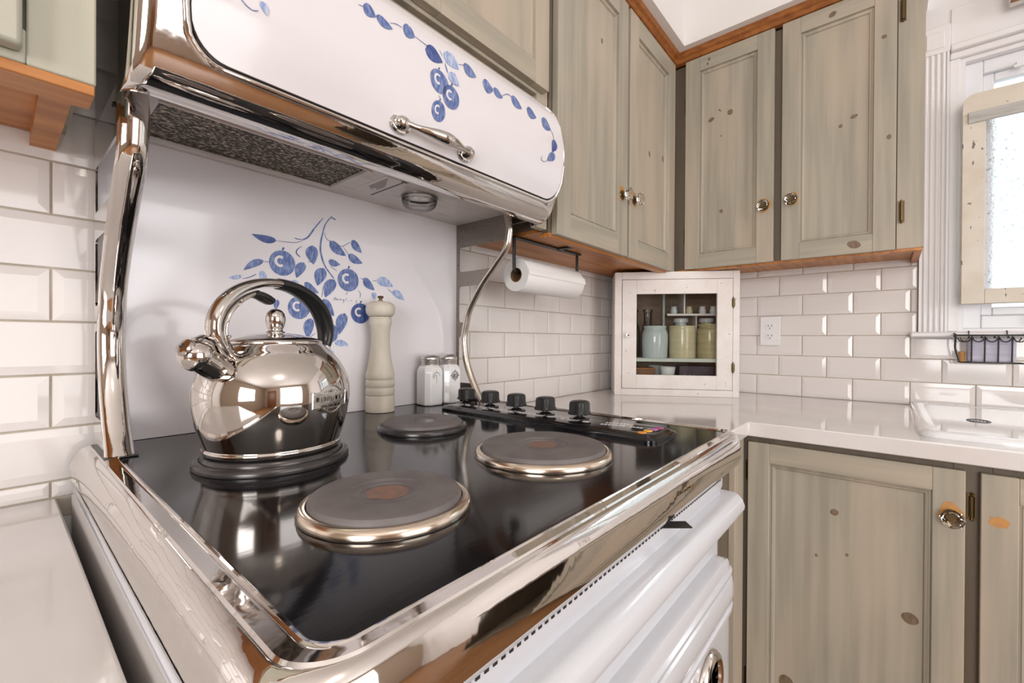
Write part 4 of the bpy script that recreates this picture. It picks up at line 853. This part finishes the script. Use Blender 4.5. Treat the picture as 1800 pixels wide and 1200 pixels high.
kn = build('knob', yl([(.008,0),(.005,.002),(.004,.008),(.0085,.011),(.0110,.016),(.0095,.021),(.004,.022),(0,.022)], -.178, -DP-.002, .232, 8), m_milk, dr, local=True, smooth=30)
build('knob_screw', yl([(.004,.022),(.0035,.0235),(0,.024)], -.178, -DP-.002, .232, 10), m_bronze, kn, local=True)
for z in (.112, .355):
    build('hinge', MB().box(.199, .2095, -DP-.0045, -DP-.0005, z-.014, z+.014).lathe([(0,-.021),(.003,-.019),(.0035,-.015),(.0035,.015),(.003,.019),(0,.021)], (.2035, -DP-.005, z), 10), m_bronze, dr, local=True)
build('shelf', lb_(-W2+.014, W2-.014, -DP+.018, DP-.008, .130, .1435), m_shelf, sc_, local=True, bevel=.001)
ph = build('pigeonhole_rack', lb_(-.018, W2-.014, -.02, DP-.009, .312, .318), m_cabin, sc_, local=True)
for x in (.048,): build('divider', lb_(x-.0025, x+.0025, -.02, DP-.009, .318, HH-.014), m_cab, ph, local=True)
for x in (.0985,): build('divider', lb_(x-.0025, x+.0025, .004, DP-.009, .1435, .312), m_cab, ph, local=True)
build('rack_edge', lb_(-.018, W2-.014, -.0225, -.02, .311, .319), m_cab, ph, local=True)
build('rack_post', lb_(-.026, -.018, .030, DP-.009, .1435, HH-.014), m_greyw, ph, local=True)
def inside(name, prof, x, y, z, mt, label, cat, n=36, group=None, extra=None):
    cs, sn = math.cos(TH), math.sin(TH); wx, wy = OX+cs*x-sn*y, OY+sn*x+cs*y
    if extra is None:
        mb = MB().lathe(prof, (wx, wy, .9142+z), n); return tag(build(name, mb, mt, smooth=45), label, cat, group)
    t = thing(name, (wx, wy, .9142+z), label, cat, group)
    for pn, pr, pm_ in [('body', prof, mt)]+extra: build(pn, MB().lathe(pr, (wx, wy, .9142+z), n), pm_, t, smooth=45)
    return t
SZ = .1437
crock = lambda r, h: [(0,0),(r*.93,0),(r*.96,.003),(r,h*.55),(r*.99,h*.75),(r*.90,h*.86),(r*.84,h*.90),(r*.84,h*.92),(r*.88,h*.95),(r*.88,h),(r*.80,h),(r*.80,h*.4),(0,h*.4)]
inside('storage_jar', crock(.0505, .126), -.0655, -.024, SZ, m_crockb, 'pale blue glazed storage jar on the shelf of the glass-door cabinet', 'jar')
straight = lambda r, h: [(0,0),(r*.98,0),(r,.003),(r,h*.82),(r*.97,h*.88),(r,h*.92),(r,h*.98),(r*.97,h),(r*.9,h),(r*.9,h*.4),(0,h*.4)]
inside('storage_jar', straight(.0495, .127), .0385, -.026, SZ, m_crocky, 'straight cream stoneware jar next to the pale blue jar', 'jar')
inside('storage_jar', [(0,0),(.044,0),(.046,.003),(.046,.105),(.044,.115),(.039,.119),(.039,.124),(.042,.127),(.042,.134),(.036,.134),(.036,.06),(0,.06)], .139, -.030, SZ, m_crocko, 'olive stoneware jar beside the cabinet door hinges', 'jar')
bt = lambda: [(0,0),(.026,0),(.0275,.003),(.0275,.112),(.026,.126),(.022,.136),(.022,.143),(0,.143)]
inside('lidded_bottle', bt(), .050, .056, SZ, m_crockb, 'pale blue bottle with white screw lid behind the cream jar', 'bottle', extra=[('lid', [(0,.143),(.028,.143),(.029,.145),(.029,.158),(.027,.160),(0,.160)], m_milk)])
inside('lidded_bottle', bt(), .150, .056, SZ, m_crocky, 'pink-necked bottle with white lid behind the olive jar', 'bottle', extra=[('lid', [(0,.143),(.028,.143),(.029,.145),(.029,.158),(.027,.160),(0,.160)], m_milk)])
gb = [(0,0),(.026,0),(.027,.002),(.027,.10),(.022,.125),(.0155,.14),(.0155,.185),(.019,.187),(.019,.197),(.016,.198)]
inside('glass_bottle', gb, -.083, .050, SZ, m_bottle, 'clear glass bottle behind the pale blue jar', 'bottle')
inside('glass_bottle', gb, -.140, .045, SZ, m_bottle, 'clear glass bottle in the cabinet corner by the white crock', 'bottle')
inside('white_crock', [(0,0),(.030,0),(.031,.003),(.031,.095),(.029,.098),(.025,.098),(.025,.03),(0,.03)], -.170, -.035, SZ, m_milk, 'small white crock at the knob side of the cabinet shelf', 'crock')
for x, mt, lab in ((.015, m_crockb, 'tiny pale blue pot on the rack'), (.074, m_crocky, 'tiny cream pot on the rack'), (.125, m_milk, 'tiny white cream jug on the rack'), (.166, m_milk, 'tiny white egg cup on the rack beside the jug')):
    inside('tiny_pot', [(0,0),(.012,0),(.0135,.004),(.014,.016),(.010,.024),(.012,.030),(.013,.031),(.010,.030),(.008,.02),(0,.018)], x, .018, .319, mt, lab+' inside the glass-door cabinet', 'pot', 20)
def inbox(name, x0, x1, y0, y1, z0, z1, mt, label, cat, extra=()):
    cx_, cy_ = (x0+x1)/2, (y0+y1)/2; cs, sn = math.cos(TH), math.sin(TH)
    t = thing(name, (OX+cs*cx_-sn*cy_, OY+sn*cx_+cs*cy_, .9142+z0), label, cat, None, TH)
    build('body', lb_(x0-cx_, x1-cx_, y0-cy_, y1-cy_, 0, z1-z0), mt, t, local=True, bevel=.0015)
    return t
FZ = .0452
t = inbox('wooden_box', -.20, -.068, -.055, .03, FZ, .098, m_woodd, 'low brown wooden box on the cabinet floor', 'box')
build('box_lid', lb_(-.067, .067, -.0435, .0435, .053, .058), m_pine, t, local=True, bevel=.001)
bowl = [(0,0),(.018,0),(.019,.003),(.026,.03),(.030,.058),(.0315,.064),(.029,.064),(.024,.035),(.016,.008),(0,.007)]
inside('small_bowl', bowl, -.020, -.045, FZ, m_milk, 'small white bowl under the shelf next to the dark tin', 'bowl')
inside('small_bowl', bowl, -.050, .045, FZ, m_crockb, 'small bluish bowl under the shelf behind the wooden box', 'bowl')
t = inbox('storage_tin', .022, .150, -.060, .01, FZ, .114, m_purp, 'dark violet tin with worn pale lettering on the cabinet floor', 'tin')
mb = MB(); rnd = random.Random(5)
for k in range(9): mb.add([(-.058+k*.0058+.002*(k % 2), -.0353, .018), (-.0565+k*.0058, -.0353, .018), (-.054+k*.0058, -.0353, .030+.004*(k % 3)), (-.0555+k*.0058, -.0353, .030+.004*(k % 3))], [(0,1,2,3)])
o = build('lettering', mb, m_greyw, t, local=True, smooth=0); o['kind'] = 'stuff'

# ================================================================ at the window
hf = thing('hanging_frame', (-.06, -1.40, 1.244), 'old chippy cream wooden frame with pebbled glass hung in front of the window', 'frame')
FY0, FY1, FZ0, FZ1, FX0, FX1 = -1.705, -1.100, 1.244, 1.885, -.072, -.046
prof = rrect(FY0, FY1, 1.822, FZ1, .03, 5, (1, 1, 0, 0))
build('top_rail', MB().extr(prof, 'x', FX0, FX1), m_cream, hf, smooth=0, bevel=.001)
for a, b in ((FY1-.050, FY1), (FY0, FY0+.05)): build('stile', B(FX0, FX1, a, b, FZ0, 1.822), m_cream, hf, bevel=.0015)
build('bottom_rail', B(FX0, FX1, FY0+.05, FY1-.05, FZ0, 1.288), m_cream, hf, bevel=.0015)
build('grey_batten', B(FX0-.006, FX0, FY0+.01, FY1-.012, 1.795, 1.828), m_greyw, hf, bevel=.001)
build('pebbled_glass', B(-.061, -.057, FY0+.048, FY1-.048, 1.286, 1.824), m_tex, hf)
for y in (-1.25, -1.56): build('hook', MB().tube([(-.059, y, 1.885), (-.059, y, 1.90), (-.03, y, 2.07), (-.024, y, 2.07)], .0012, 6), m_iron, hf)
hf2 = thing('hanging_frame', (-.06, -1.5, 2.125), 'small chippy white wooden sign board hanging above the window', 'frame')
build('board', B(-.07, -.045, -1.75, -1.197, 2.125, 2.30), m_cab, hf2, bevel=.002)
build('bottom_strip', B(-.074, -.07, -1.75, -1.197, 2.125, 2.132), m_woodd, hf2)
for y in (-1.3, -1.65): build('spacer', B(-.045, -.008, y-.01, y+.01, 2.17, 2.19), m_woodd, hf2)
# wire basket on the sill edge
bk = thing('wire_basket', (-.08, -1.16, 1.066), 'black wire soap basket hooked on the window sill', 'basket')
bx0, bx1, by0, by1, bz0, bz1 = -.112, -.0515, -1.236, -1.088, 1.066, 1.148
R_ = .0019
def lp(x0, x1, y0, y1, z): return [(x, y, z) for x, y in rrect(x0, x1, y0, y1, .006, 3)]
build('top_wire', MB().tube(lp(bx0, bx1, by0, by1, bz1), .0021, 6, closed=True), m_iron, bk)
build('bottom_wire', MB().tube(lp(bx0+.006, bx1, by0+.008, by1-.008, bz0), .0021, 6, closed=True), m_iron, bk)
for k in range(4):
    y = by1-.033-k*.0272
    build('rib', MB().tube([(bx1, y, bz1), (bx1, y, bz0), (bx0+.006, y, bz0), (bx0, y, bz1)], R_, 6), m_iron, bk)
for X in (bx0-.0012, bx1):
    for k in range(5):
        y = by1-.006-k*.0272; r = .0118; yc = y-.0136
        build('scallop', MB().tube([(X, yc+r*math.cos(PI*q/8), bz1-.006-.014*math.sin(PI*q/8)) for q in range(9)], .0017, 6), m_iron, bk)
for y, s in ((by1, 1), (by0, -1)):
    build('end_loop', MB().tube(spline([(bx0+.01, y-s*.008, bz0), (bx0+.006, y+s*.0015, bz0+.04), (bx0+.002, y+s*.002, bz1-.02), (bx0, y+s*.001, bz1+.002), (bx0+.02, y+s*.003, bz1-.004), (bx1-.006, y, bz1+.004), (bx1, y, bz1+.006)], 4), .0028, 6), m_iron, bk)
for y in (-1.12, -1.20): build('hook', MB().tube([(bx1, y, bz1), (bx1, y, 1.1615), (-.035, y, 1.1615)], .0014, 6), m_iron, bk)
tag(build('sponge', B(-.104, -.060, -1.212, -1.113, 1.0676, 1.139), m_lilac, bevel=.008, seg=3), 'lilac block of soap in the wire basket', 'soap')
tag(build('cork', MB().lathe([(.007,0),(.0085,.03),(0,.031)], (-.085, -1.1025, 1.0676), 14), m_bare), 'small orange cork stub in the wire basket', 'cork')
